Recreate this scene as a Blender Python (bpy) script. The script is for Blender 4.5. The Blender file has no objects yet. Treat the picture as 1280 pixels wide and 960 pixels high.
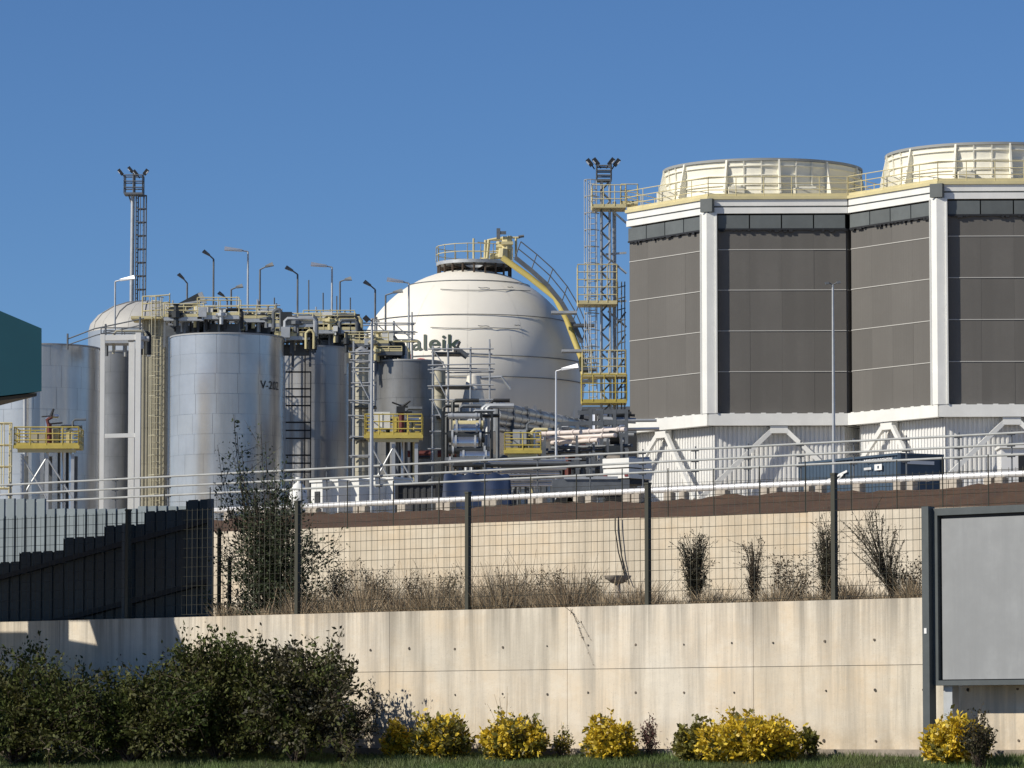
import bpy, math, random
import numpy as np
from mathutils import Vector, Matrix

# ------------------------------------------------------------------ camera, sky, sun, exposure
F, HOR, EYE = 5400.0, 918.0, 1.6          # focal length and horizon row of the 1280x960 photograph
PITCH = math.atan((HOR - 480.0) / F)
sc = bpy.context.scene
COL = sc.collection
cam_d = bpy.data.cameras.new('camera'); cam = bpy.data.objects.new('camera', cam_d); COL.objects.link(cam)
cam_d.sensor_width = 36.0; cam_d.lens = 36.0 * F / 1280.0
cam_d.clip_start = 0.5; cam_d.clip_end = 9000
cam.location = (0, 0, EYE); cam.rotation_euler = (math.pi / 2 + PITCH, 0, 0)
sc.camera = cam
SUN_AZ, SUN_EL = math.radians(65), math.radians(36)      # azimuth to the left of the direction back to the camera
SV = Vector((-math.sin(SUN_AZ) * math.cos(SUN_EL), -math.cos(SUN_AZ) * math.cos(SUN_EL), math.sin(SUN_EL)))
w = bpy.data.worlds.new('World'); sc.world = w; w.use_nodes = True
nt = w.node_tree; nt.nodes.clear()
sky = nt.nodes.new('ShaderNodeTexSky'); sky.sky_type = 'NISHITA'; sky.sun_disc = False
sky.sun_elevation = SUN_EL; sky.sun_rotation = math.atan2(SV.x, SV.y)
sky.altitude = 0; sky.air_density = 0.75; sky.dust_density = 0.0; sky.ozone_density = 10.0
bg = nt.nodes.new('ShaderNodeBackground'); bg.inputs[1].default_value = 0.083
wo = nt.nodes.new('ShaderNodeOutputWorld')
nt.links.new(sky.outputs[0], bg.inputs[0]); nt.links.new(bg.outputs[0], wo.inputs[0])
sun_d = bpy.data.lights.new('sun', 'SUN'); sun_d.energy = 4.5; sun_d.angle = math.radians(0.53)
sun_d.color = (1.0, 0.93, 0.81)
sun = bpy.data.objects.new('sun', sun_d); COL.objects.link(sun)
sun.rotation_euler = SV.to_track_quat('Z', 'Y').to_euler(); sun.location = (-60, -30, 80)
sc.view_settings.view_transform = 'Standard'; sc.view_settings.look = 'None'
sc.view_settings.exposure = 0.08; sc.view_settings.gamma = 1.0; sc.view_settings.use_curve_mapping = False

random.seed(7); RNG = np.random.default_rng(7)
PI = math.pi

# ------------------------------------------------------------------ measuring the place
def ray(px, py):
    a = (px - 640.0) / F; b = (480.0 - py) / F
    return Vector((a, math.cos(PITCH) - b * math.sin(PITCH), math.sin(PITCH) + b * math.cos(PITCH)))
def P(px, py, Y):
    d = ray(px, py); return Vector((0, 0, EYE)) + d * (Y / d.y)
def xof(px, py, Y): return P(px, py, Y).x
def zof(px, py, Y): return P(px, py, Y).z
class SiteLine:
    """a level straight line of the site through two sighted points, Yc metres away straight ahead"""
    def __init__(s, a, b, Yc):
        ra, rb = ray(*a), ray(*b)
        ea, eb = ra.z / ra.y, rb.z / rb.y; xa, xb = ra.x / ra.y, rb.x / rb.y
        s.k = (eb - ea) / (ea * xb - eb * xa); s.Yc = Yc
        s.z = EYE + ea * Yc / (1 + s.k * xa)
        n = math.hypot(1, s.k); s.u = Vector((1 / n, -s.k / n, 0)); s.n = Vector((-s.k / n, -1 / n, 0))
    def at(s, px, z=None, off=0.0):           # point on the line (or moved `off` metres towards the viewer)
        d = ray(px, 700); r = d.x / d.y
        Yc = s.Yc - off * math.hypot(1, s.k)
        Y = Yc / (1 + s.k * r)
        return Vector((r * Y, Y, s.z if z is None else z))
    def pz(s, px, py, off=0.0):
        d = ray(px, py); r = d.x / d.y; Yc = s.Yc - off * math.hypot(1, s.k)
        return P(px, py, Yc / (1 + s.k * r))

# ------------------------------------------------------------------ materials
MATS = {}
def mat(name, col, rough=0.7, metal=0.0, var=0.0, scale=3.0, streak=0.0, bump=0.0, island=0.0, col2=None, spec=0.5, bscale=None, sub=0.0, each=0.0, weave=0.0):
    if name in MATS: return MATS[name]
    m = bpy.data.materials.new(name); m.use_nodes = True; MATS[name] = m
    t = m.node_tree; N = t.nodes; L = t.links
    b = N['Principled BSDF']; b.inputs['Roughness'].default_value = rough; b.inputs['Metallic'].default_value = metal
    b.inputs['Specular IOR Level'].default_value = spec
    c = (*col, 1.0); b.inputs['Base Color'].default_value = c
    cur = None
    tc = N.new('ShaderNodeTexCoord')
    def mix(fac, c1, c2, mode='MIX'):
        n = N.new('ShaderNodeMix'); n.data_type = 'RGBA'; n.blend_type = mode
        for sock, v in ((n.inputs[0], fac), (n.inputs[6], c1), (n.inputs[7], c2)):
            if hasattr(v, 'is_output'): L.new(v, sock)
            else: sock.default_value = v
        return n.outputs[2]
    def noise(sc_, det=6, vec=None, ro=0.6):
        n = N.new('ShaderNodeTexNoise'); n.inputs['Scale'].default_value = sc_; n.inputs['Detail'].default_value = det
        n.inputs['Roughness'].default_value = ro
        L.new(vec if vec else tc.outputs['Object'], n.inputs['Vector']); return n.outputs[0]
    def ramp(v, a, b_):
        n = N.new('ShaderNodeMapRange'); n.inputs[1].default_value = a; n.inputs[2].default_value = b_; L.new(v, n.inputs[0]); return n.outputs[0]
    cur = c
    if var:
        c2 = (*col2, 1.0) if col2 else tuple(x * (1 - var) for x in col) + (1.0,)
        cur = mix(ramp(noise(scale), 0.35, 0.65), cur, c2)
        cur = mix(ramp(noise(scale * 6.3), 0.5, 0.8), cur, tuple(x * (1 - var * 0.8) for x in col) + (1.0,))
    if streak:
        mp = N.new('ShaderNodeMapping'); mp.inputs['Scale'].default_value = (1.7, 1.7, 0.12); L.new(tc.outputs['Object'], mp.inputs[0])
        s = ramp(noise(scale * 1.4, 5, mp.outputs[0]), 0.48, 0.75)
        cur = mix(s, cur, tuple(x * (1 - streak) for x in col) + (1.0,))
    if weave:                                                 # fine woven mesh, a few centimetres across
        for ax, sc_ in (('X', 5.3), ('Y', 5.3), ('Z', 6.1)):
            wv = N.new('ShaderNodeTexWave'); wv.bands_direction = ax; wv.inputs['Scale'].default_value = sc_; wv.inputs['Distortion'].default_value = 0.6; L.new(tc.outputs['Object'], wv.inputs['Vector'])
            cur = mix(ramp(wv.outputs[1], 0.55, 0.95), cur, tuple(x * (1 - weave) for x in col) + (1.0,))
    if each:                                                  # every sheet weathers a little differently
        oi = N.new('ShaderNodeObjectInfo'); hv = N.new('ShaderNodeHueSaturation'); mo = N.new('ShaderNodeMapRange'); mo.inputs[3].default_value = 1 - each; mo.inputs[4].default_value = 1 + each
        L.new(oi.outputs['Random'], mo.inputs[0]); L.new(mo.outputs[0], hv.inputs['Value'])
        if hasattr(cur, 'is_output'): L.new(cur, hv.inputs['Color'])
        else: hv.inputs['Color'].default_value = cur
        cur = hv.outputs[0]
    if island:
        g = N.new('ShaderNodeNewGeometry'); h = N.new('ShaderNodeHueSaturation')
        mr = N.new('ShaderNodeMapRange'); mr.inputs[3].default_value = 1 - island; mr.inputs[4].default_value = 1 + island
        L.new(g.outputs['Random Per Island'], mr.inputs[0]); L.new(mr.outputs[0], h.inputs['Value'])
        if hasattr(cur, 'is_output'): L.new(cur, h.inputs['Color'])
        else: h.inputs['Color'].default_value = cur
        cur = h.outputs[0]
    if hasattr(cur, 'is_output'): L.new(cur, b.inputs['Base Color'])
    if bump:
        bn = N.new('ShaderNodeBump'); bn.inputs['Strength'].default_value = bump; bn.inputs['Distance'].default_value = 0.02
        L.new(noise(bscale or scale * 8), bn.inputs['Height']); L.new(bn.outputs[0], b.inputs['Normal'])
    if sub:
        b.inputs['Subsurface Weight'].default_value = 0
        tr = N.new('ShaderNodeBsdfTranslucent'); mx = N.new('ShaderNodeMixShader'); mx.inputs[0].default_value = sub
        if hasattr(cur, 'is_output'): L.new(cur, tr.inputs[0])
        else: tr.inputs[0].default_value = cur
        L.new(b.outputs[0], mx.inputs[1]); L.new(tr.outputs[0], mx.inputs[2]); L.new(mx.outputs[0], N['Material Output'].inputs[0])
    return m

def concrete_mat(name, col, dark, seed, TOPZ):
    m = bpy.data.materials.new(name); m.use_nodes = True; MATS[name] = m
    t = m.node_tree; N = t.nodes; L = t.links; b = N['Principled BSDF']; b.inputs['Roughness'].default_value = 0.88
    b.inputs['Specular IOR Level'].default_value = 0.25
    g = N.new('ShaderNodeNewGeometry')
    def mapn(s, loc=(seed, seed * 2.0, 0)):
        mp = N.new('ShaderNodeMapping'); mp.inputs['Scale'].default_value = s; mp.inputs['Location'].default_value = loc
        L.new(g.outputs['Position'], mp.inputs[0]); return mp.outputs[0]
    def noise(vec, sc_, det=5, ro=0.6):
        n = N.new('ShaderNodeTexNoise'); n.inputs['Scale'].default_value = sc_; n.inputs['Detail'].default_value = det
        n.inputs['Roughness'].default_value = ro; L.new(vec, n.inputs['Vector']); return n.outputs[0]
    def rng(v, a, b_, lo=0.0, hi=1.0):
        n = N.new('ShaderNodeMapRange'); L.new(v, n.inputs[0])
        for i, x in enumerate((a, b_, lo, hi)): n.inputs[i + 1].default_value = x
        return n.outputs[0]
    def mix(f, a, b_):
        n = N.new('ShaderNodeMix'); n.data_type = 'RGBA'
        for s, v in ((n.inputs[0], f), (n.inputs[6], a), (n.inputs[7], b_)):
            if hasattr(v, 'is_output'): L.new(v, s)
            else: s.default_value = v
        return n.outputs[2]
    c = (*col, 1); d = (*dark, 1)
    warm = (min(1, col[0] * 1.08), col[1] * 0.97, col[2] * 0.84, 1); pale = (*[min(1, x * 1.13) for x in col], 1)
    cur = mix(rng(noise(mapn((1, 1, 1)), 0.5, 4), 0.4, 0.65), c, warm)
    cur = mix(rng(noise(mapn((1, 1, 2.2)), 1.1, 8, 0.7), 0.45, 0.72), cur, pale)
    cur = mix(rng(noise(mapn((1.6, 1.6, 0.10)), 2.2, 7, 0.65), 0.45, 0.68, 0, 0.85), cur, d)
    cur = mix(rng(noise(mapn((4, 4, 0.2)), 3.1, 5, 0.6), 0.56, 0.75, 0, 0.55), cur, d)
    cur = mix(rng(noise(mapn((1, 1, 1)), 9, 6, 0.7), 0.6, 0.85, 0, 0.4), cur, d)
    sx = N.new('ShaderNodeSeparateXYZ'); L.new(g.outputs['Position'], sx.inputs[0])       # runs of grime from the coping
    mu = N.new('ShaderNodeMath'); mu.operation = 'MULTIPLY'; L.new(rng(sx.outputs[2], TOPZ - 1.1, TOPZ), mu.inputs[0]); L.new(rng(noise(mapn((2.2, 2.2, 0.05)), 1.6, 5, 0.7), 0.44, 0.62, 0, 0.85), mu.inputs[1])
    sp_ = N.new('ShaderNodeMath'); sp_.operation = 'MULTIPLY'; L.new(rng(sx.outputs[2], TOPZ - 1.75, TOPZ - 2.3), sp_.inputs[0]); L.new(rng(noise(mapn((1, 1, 1)), 2.5, 6, 0.7), 0.35, 0.7, 0, 0.6), sp_.inputs[1])      # soil splashed on the foot
    if TOPZ < 5: cur = mix(sp_.outputs[0], cur, (dark[0] * .8, dark[1] * .72, dark[2] * .6, 1))
    cur = mix(mu.outputs[0], cur, tuple(x * 0.72 for x in dark) + (1,))
    cur = mix(rng(noise(mapn((1, 1, 1)), 45, 3, 0.6), 0.62, 0.75, 0, 0.5), cur, tuple(x * 0.6 for x in dark) + (1,))
    oi = N.new('ShaderNodeObjectInfo'); hs = N.new('ShaderNodeHueSaturation'); L.new(rng(oi.outputs['Random'], 0, 1, .95, 1.03), hs.inputs['Value']); L.new(rng(oi.outputs['Random'], 0, 1, 1.06, .92), hs.inputs['Saturation'])
    L.new(cur, hs.inputs['Color']); L.new(hs.outputs[0], b.inputs['Base Color'])
    bn = N.new('ShaderNodeBump'); bn.inputs['Strength'].default_value = 0.35; bn.inputs['Distance'].default_value = 0.015
    L.new(noise(mapn((1, 1, 1)), 14, 8, 0.7), bn.inputs['Height']); L.new(bn.outputs[0], b.inputs['Normal'])
    return m

M = dict(
 concrete=concrete_mat('cast_concrete', (0.64, 0.585, 0.485), (0.40, 0.36, 0.295), 3.0, 3.66),
 concrete2=concrete_mat('upper_concrete', (0.66, 0.59, 0.465), (0.50, 0.435, 0.33), 11.0, 9.0),
 footing=mat('footing_concrete', (0.36, 0.31, 0.25), 0.9, var=0.4, scale=3),
 hole=mat('tie_hole', (0.07, 0.06, 0.05), 0.9),
 plug=mat('tie_plug', (0.16, 0.13, 0.10), 0.9, var=0.3, scale=9),
 earth=mat('bare_earth', (0.125, 0.064, 0.023), 0.95, var=0.5, scale=0.9, bump=0.9, bscale=3),
 litter=mat('dry_soil', (0.16, 0.115, 0.075), 0.95, var=0.5, scale=2, bump=0.8, bscale=9),
 turf=mat('turf_soil', (0.035, 0.045, 0.015), 0.95, var=0.5, scale=2),
 asphalt=mat('bounce_paving', (0.50, 0.41, 0.30), 0.9, var=0.3, scale=1),  # unseen ground, made pale and warm to bounce light into the shade
 yard=mat('yard_gravel', (0.36, 0.31, 0.245), 0.95, var=0.4, scale=0.3, bump=0.5),
 grass=mat('grass_blade', (0.14, 0.215, 0.055), 0.6, var=0.6, scale=0.7, island=0.5, sub=0.25, col2=(0.14, 0.155, 0.055)),
 dry=mat('dry_grass', (0.38, 0.30, 0.19), 0.8, var=0.5, scale=1.2, island=0.55, col2=(0.25, 0.185, 0.115)),
 twig=mat('twig', (0.07, 0.05, 0.035), 0.85),
 bark=mat('bark', (0.06, 0.045, 0.03), 0.9, var=0.4, scale=8),
 leafdark=mat('hedge_leaf', (0.062, 0.088, 0.020), 0.62, var=0.5, scale=1.3, island=0.55, sub=0.2, col2=(0.075, 0.070, 0.020), spec=0.25),
 leafred=mat('bronze_hedge_leaf', (0.066, 0.056, 0.022), 0.62, var=0.5, scale=1.6, island=0.6, sub=0.15, col2=(0.035, 0.038, 0.016)),
 leaftree=mat('tree_leaf', (0.046, 0.066, 0.026), 0.65, var=0.4, scale=1.5, island=0.5, sub=0.15),
 leafcyp=mat('cypress_leaf', (0.060, 0.056, 0.026), 0.7, var=0.4, scale=3, island=0.5),
 leafdead=mat('withered_leaf', (0.10, 0.075, 0.045), 0.8, var=0.4, scale=3, island=0.5),
 leafyel=mat('euonymus_yellow', (0.72, 0.50, 0.03), 0.5, var=0.35, scale=4, island=0.35, sub=0.2, col2=(0.55, 0.43, 0.04)),
 leafgrn=mat('euonymus_green', (0.12, 0.125, 0.028), 0.5, var=0.5, scale=4, island=0.5, sub=0.2, col2=(0.20, 0.17, 0.03)),
 leafbur=mat('burgundy_leaf', (0.10, 0.045, 0.04), 0.6, island=0.4, sub=0.15),
 fence=mat('fence_green', (0.042, 0.042, 0.028), 0.6),
 navy=mat('navy_sheet', (0.016, 0.034, 0.044), 0.45, each=0.2, var=0.3, scale=2),
 navyrail=mat('dark_rail', (0.008, 0.011, 0.014), 0.6),
 greysheet=mat('grey_sheet', (0.22, 0.262, 0.282), 0.5, each=0.1, var=0.18, scale=1.2, streak=0.2),
 teal=mat('teal_panel', (0.004, 0.060, 0.085), 0.45, var=0.1, scale=2),
 tealdark=mat('dark_soffit', (0.05, 0.05, 0.045), 0.8),
 frame=mat('billboard_frame', (0.085, 0.098, 0.10), 0.5, var=0.2, scale=4),
 framedk=mat('billboard_gasket', (0.015, 0.016, 0.017), 0.6),
 board=mat('billboard_sheet', (0.30, 0.312, 0.318), 0.6, var=0.2, scale=1.3, streak=0.22),
 white=mat('white_steel', (0.82, 0.82, 0.78), 0.5, var=0.10, scale=0.8, streak=0.10),
 batten=mat('grey_batten', (0.50, 0.49, 0.46), 0.7),
 whiteclad=mat('white_cladding', (0.78, 0.78, 0.76), 0.5, var=0.08, scale=0.6, streak=0.10),
 cream=mat('cream_fibreglass', (0.90, 0.87, 0.74), 0.55, var=0.10, scale=0.6, streak=0.12),
 yellow=mat('pale_yellow_steel', (0.66, 0.58, 0.32), 0.55, var=0.15, scale=1.0),
 pipeyellow=mat('yellow_pipe_paint', (0.66, 0.54, 0.17), 0.5, var=0.15, scale=1),
 palepaint=mat('faded_yellow_paint', (0.55, 0.52, 0.38), 0.6, var=0.2, scale=1),
 yellow2=mat('safety_yellow_steel', (0.60, 0.48, 0.11), 0.5, var=0.2, scale=2),
 screen=mat('brown_screen', (0.164, 0.156, 0.143), 0.9, var=0.22, scale=0.35, streak=0.28, each=0.07, weave=0.25, bump=0.25, bscale=14),
 louver=mat('grey_louver', (0.125, 0.140, 0.140), 0.6, each=0.12, var=0.2, scale=0.8),
 black=mat('black_fitting', (0.015, 0.016, 0.018), 0.6),
 rim=mat('grey_rim', (0.30, 0.31, 0.30), 0.6),
 sphere=mat('sphere_white_paint', (0.84, 0.80, 0.70), 0.55, var=0.06, scale=0.25, streak=0.07),
 textgreen=mat('dark_green_lettering', (0.012, 0.035, 0.022), 0.6),
 textred=mat('red_lettering', (0.42, 0.05, 0.04), 0.6),
 railgrey=mat('dull_galvanised', (0.40, 0.415, 0.405), 0.55, var=0.25, scale=1.5),
 galv=mat('galvanised_steel', (0.52, 0.54, 0.55), 0.5, metal=0.4, var=0.2, scale=2),
 galvdk=mat('weathered_steel', (0.16, 0.175, 0.19), 0.6, metal=0.2, var=0.3, scale=2),
 pipewhite=mat('bright_pipe', (0.86, 0.85, 0.83), 0.35, metal=0.3, var=0.06, scale=0.7),
 block=mat('concrete_block', (0.52, 0.46, 0.38), 0.9, var=0.3, scale=4),
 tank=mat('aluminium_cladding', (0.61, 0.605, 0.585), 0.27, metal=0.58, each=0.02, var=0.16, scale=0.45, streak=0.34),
 tankdark=mat('shaded_cladding', (0.29, 0.295, 0.295), 0.4, metal=0.45, var=0.3, scale=0.4, streak=0.3),  # shade on the darker tanks put into the cladding colour
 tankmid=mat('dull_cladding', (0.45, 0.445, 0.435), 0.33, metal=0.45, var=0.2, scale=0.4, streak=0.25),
 tankroof=mat('tank_roof', (0.42, 0.43, 0.43), 0.6, metal=0.3, var=0.2, scale=0.5),
 beige=mat('beige_cladding', (0.50, 0.47, 0.36), 0.6, var=0.25, scale=0.8, streak=0.25),
 dome=mat('dome_cladding', (0.46, 0.45, 0.42), 0.6, var=0.12, scale=0.5),
 darkpipe=mat('dark_lagging', (0.07, 0.075, 0.075), 0.45, metal=0.5, var=0.4, scale=1.2),
 lagging=mat('grey_lagging', (0.30, 0.31, 0.31), 0.35, metal=0.7, var=0.3, scale=1.2),
 silver=mat('silver_lagging', (0.66, 0.67, 0.68), 0.28, metal=0.9, var=0.1, scale=2),
 redpipe=mat('pink_pipe', (0.78, 0.69, 0.63), 0.45, var=0.2, scale=1.5),
 rust=mat('rust_red', (0.16, 0.035, 0.028), 0.7, var=0.4, scale=2),
 darkmatt=mat('dark_matt', (0.045, 0.048, 0.052), 0.8, var=0.3, scale=0.3),
 box20=mat('container_blue', (0.060, 0.095, 0.140), 0.5, var=0.25, scale=0.8, streak=0.2),
 boxred=mat('red_container', (0.17, 0.018, 0.022), 0.5, var=0.2, scale=1),
 bluecloth=mat('blue_tarpaulin', (0.016, 0.034, 0.085), 0.6, var=0.35, scale=1.2),
 decal=mat('white_decal', (0.78, 0.78, 0.76), 0.6),
 plastic=mat('white_cabin', (0.80, 0.80, 0.76), 0.5, var=0.12, scale=1.2, streak=0.1),
 glass=mat('dark_glass', (0.02, 0.024, 0.028), 0.12),
 tyre=mat('tyre_rubber', (0.015, 0.015, 0.015), 0.85),
 lampwhite=mat('lamp_silver', (0.72, 0.74, 0.76), 0.35, metal=0.3),
)

# ------------------------------------------------------------------ mesh helpers
class MB:
    def __init__(s): s.v = []; s.f = []
    def add(s, vs, fs):
        o = len(s.v); s.v += [tuple(x) for x in vs]; s.f += [tuple(i + o for i in f) for f in fs]; return s
    def prism(s, bottom, top):
        n = len(bottom)
        return s.add(list(bottom) + list(top), [tuple(range(n - 1, -1, -1)), tuple(range(n, 2 * n))] + [(i, (i + 1) % n, n + (i + 1) % n, n + i) for i in range(n)])
    def box(s, c, size, rz=0.0):
        cx, cy, cz = c; sx, sy, sz = (x / 2 for x in size); ca, sa = math.cos(rz), math.sin(rz)
        pts = [(cx + x * ca - y * sa, cy + x * sa + y * ca) for x, y in ((-sx, -sy), (sx, -sy), (sx, sy), (-sx, sy))]
        return s.prism([(x, y, cz - sz) for x, y in pts], [(x, y, cz + sz) for x, y in pts])
    def bar(s, p, q, wd, ht=None):
        p, q = Vector(p), Vector(q); ht = ht or wd; d = (q - p).normalized()
        up = Vector((0, 0, 1)) if abs(d.z) < 0.95 else Vector((0, 1, 0))
        a = d.cross(up).normalized() * wd / 2; b = a.cross(d).normalized() * ht / 2
        return s.prism([p - a - b, p + a - b, p + a + b, p - a + b], [q - a - b, q + a - b, q + a + b, q - a + b])
    def tube(s, pts, r, n=8, r2=None, cap=True):
        pts = [Vector(p) for p in pts]; m = len(pts); r2 = r if r2 is None else r2; rings = []
        prev = None
        for i, p in enumerate(pts):
            d = (pts[min(i + 1, m - 1)] - pts[max(i - 1, 0)]).normalized()
            if prev is None:
                up = Vector((0, 0, 1)) if abs(d.z) < 0.9 else Vector((0, 1, 0)); a = d.cross(up).normalized()
            else: a = (prev - d * prev.dot(d)).normalized()
            prev = a; b = d.cross(a); rr = r + (r2 - r) * i / max(1, m - 1)
            rings.append([p + (a * math.cos(t) + b * math.sin(t)) * rr for t in (2 * PI * j / n for j in range(n))])
        vs = [v for rg in rings for v in rg]
        fs = [(i * n + j, i * n + (j + 1) % n, (i + 1) * n + (j + 1) % n, (i + 1) * n + j) for i in range(m - 1) for j in range(n)]
        if cap: fs += [tuple(range(n - 1, -1, -1)), tuple(range((m - 1) * n, m * n))]
        return s.add(vs, fs)
    def lathe(s, c, prof, n=32, a0=0.0, a1=2 * PI, capends=False):
        full = abs(a1 - a0 - 2 * PI) < 1e-6; k = n if full else n + 1; c = Vector(c)
        vs = [(c.x + r * math.cos(a0 + (a1 - a0) * j / n), c.y + r * math.sin(a0 + (a1 - a0) * j / n), c.z + z) for r, z in prof for j in range(k)]
        fs = []
        for i in range(len(prof) - 1):
            for j in range(n if full else n):
                j2 = (j + 1) % k if full else j + 1
                fs.append((i * k + j, i * k + j2, (i + 1) * k + j2, (i + 1) * k + j))
        if capends: fs += [tuple(range(k - 1, -1, -1)), tuple(range((len(prof) - 1) * k, len(prof) * k))]
        return s.add(vs, fs)
    def railing(s, pts, h=1.1, sp=1.5, nr=3, r=0.03, kick=False):
        pts = [Vector(p) for p in pts]
        for p, q in zip(pts[:-1], pts[1:]):
            L = (q - p).length; k = max(1, round(L / sp))
            for i in range(k + 1):
                a = p.lerp(q, i / k); s.tube([a, a + Vector((0, 0, h))], r, 5)
            for j in range(nr):
                z = Vector((0, 0, h * (j + 1) / nr)); s.tube([p + z, q + z], r, 5)
            if kick: s.bar(p + Vector((0, 0, 0.08)), q + Vector((0, 0, 0.08)), 0.02, 0.16)
        return s
    def cage_ladder(s, base, top, face, wd=0.45, r=0.03, cage=True, step=0.35):
        base, top, face = Vector(base), Vector(top), Vector(face).normalized(); side = face.cross(Vector((0, 0, 1))).normalized() * wd / 2
        s.tube([base - side, top - side], r, 5); s.tube([base + side, top + side], r, 5)
        L = (top - base).length; k = int(L / step)
        for i in range(k):
            c = base.lerp(top, (i + 0.5) / k); s.tube([c - side, c + side], r * 0.7, 4)
        if cage:
            n = max(1, int((L - 2.2) / 1.0))
            hoops = []
            for i in range(max(0, n) + 1):
                c = base + (top - base).normalized() * (2.2 + i * (L - 2.2) / n)
                hoops.append([c + side * 1.6 * math.cos(t) + face * 0.75 * math.sin(t) for t in (PI * j / 6 for j in range(7))])
                s.tube(hoops[-1], r * 0.8, 4, cap=False)
            for j in range(1, 6):
                if len(hoops) > 1: s.tube([hoops[0][j], hoops[-1][j]], r * 0.6, 4)
        return s

def radial_normals(o, centre, tilt=0.0, flat=True):
    """rolled sheet: shade it as part of one round shell, each sheet very slightly out of true"""
    me = o.data; off = wloc(o); t = Vector((random.uniform(-tilt, tilt), random.uniform(-tilt, tilt), random.uniform(-tilt, tilt)))
    ns = []
    for v in me.vertices:
        d = v.co + off - Vector(centre)
        if flat: d.z = 0
        ns.append((d.normalized() + t).normalized())
    me.normals_split_custom_set_from_vertices(ns)
def wloc(o):
    p = Vector((0, 0, 0))
    while o: p += o.location; o = o.parent
    return p
def link(name, me, m, parent=None, loc=None, kind=None):
    o = bpy.data.objects.new(name, me); COL.objects.link(o)
    if m: me.materials.append(m)
    if parent: o.parent = parent
    if loc is not None: o.location = loc
    if kind: o['kind'] = kind
    return o
def build(name, mb, m, parent=None, base=None, smooth=False, kind=None):
    """one mesh object; world coordinates in, stored relative to its parent or to its own base point"""
    off = wloc(parent) if parent else Vector(base if base is not None else (0, 0, 0))
    me = bpy.data.meshes.new(name); me.from_pydata([(x - off.x, y - off.y, z - off.z) for x, y, z in mb.v], [], mb.f); me.update()
    if smooth:
        me.shade_smooth()
        if smooth == 'auto': me.set_sharp_from_angle(angle=math.radians(40))
    return link(name, me, m, parent, None if parent else off, kind)
def tag(o, label, cat, group=None):
    o['label'] = label; o['category'] = cat
    if group: o['group'] = group
    return o
def thing(name, label, cat, loc, group=None):
    o = bpy.data.objects.new(name, None); COL.objects.link(o); o.location = loc; o.empty_display_size = 0.3
    return tag(o, label, cat, group)
def struct(o): o['kind'] = 'structure'; return o
def text_mesh(txt, size, bold=0.0):
    cu = bpy.data.curves.new('lettering', 'FONT'); cu.body = txt; cu.size = size; cu.resolution_u = 3; cu.offset = bold
    to = bpy.data.objects.new('lettering', cu); COL.objects.link(to); bpy.context.view_layer.update()
    me = bpy.data.meshes.new_from_object(to.evaluated_get(bpy.context.evaluated_depsgraph_get()))
    bpy.data.objects.remove(to); bpy.data.curves.remove(cu)
    return me

# ------------------------------------------------------------------ lines of the site
WALL = SiteLine((0, 777.5), (1156, 747), 70.0)           # top front edge of the lower retaining wall
UWALL = SiteLine((390, 660.5), (1156, 635.5), 98.0)      # top edge of the upper wall
PIPE = SiteLine((270, 638), (1280, 592), 161.0)          # white pipe along the yard edge
RAIL = SiteLine((0, 606.5), (1280, 540.5), 168.0)        # top rail of the pipe barrier
K0 = PIPE.k
def yard_z(x, y): return YZ0 + 0.04 * max(-8.0, (y + K0 * x) - 161.0)
YZ0 = PIPE.z - 0.42

# ------------------------------------------------------------------ ground
o = build('ground', MB().add([(-3000, -600, 0), (3000, -600, 0), (3000, 5000, 0), (-3000, 5000, 0)], [(0, 1, 2, 3)]), M['asphalt']); struct(o)

# grass verge rising from the road to the foot of the wall
base_z = zof(1100, 938, WALL.at(1100).y)
def verge_z(off):                                         # ground height `off` metres in front of the wall
    return max(0.02, base_z - 0.07 - 0.11 * off)
mb = MB(); nx, ny = 60, 30
for j in range(ny + 1):
    for i in range(nx + 1):
        px = -500 + 2300 * i / nx; t = j / ny
        p = WALL.at(px, 0, off=9 * (1 - t))
        z = verge_z(9 * (1 - t)) * min(1, t * ny) + (0.012 * math.sin(i * 1.3 + j) if 0 < j < ny else 0)
        mb.v.append((p.x, p.y, z))
mb.f = [(j * (nx + 1) + i, j * (nx + 1) + i + 1, (j + 1) * (nx + 1) + i + 1, (j + 1) * (nx + 1) + i) for j in range(ny) for i in range(nx)]
verge = struct(build('grass_verge', mb, M['turf'], smooth=True))

def terrain(name, rows, m, pxa=-700, pxb=2000, n=50, jit=0.0):
    mb = MB(); k = len(rows)
    for line, off, z in rows:
        for i in range(n + 1):
            p = line.at(pxa + (pxb - pxa) * i / n, z, off); mb.v.append((p.x, p.y, z + random.uniform(-jit, jit)))
    mb.f = [(j * (n + 1) + i, j * (n + 1) + i + 1, (j + 1) * (n + 1) + i + 1, (j + 1) * (n + 1) + i) for j in range(k - 1) for i in range(n)]
    return struct(build(name, mb, m, smooth=True))
soil_z = WALL.z - 0.12
terrain('planting_strip', [(WALL, -0.30, soil_z), (WALL, -1.2, soil_z + 0.05), (WALL, -3, soil_z + 0.12), (WALL, -8, soil_z + 0.2), (WALL, -22, soil_z + 0.25)], M['litter'], jit=0.02)
ubase = soil_z + 0.25
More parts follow.
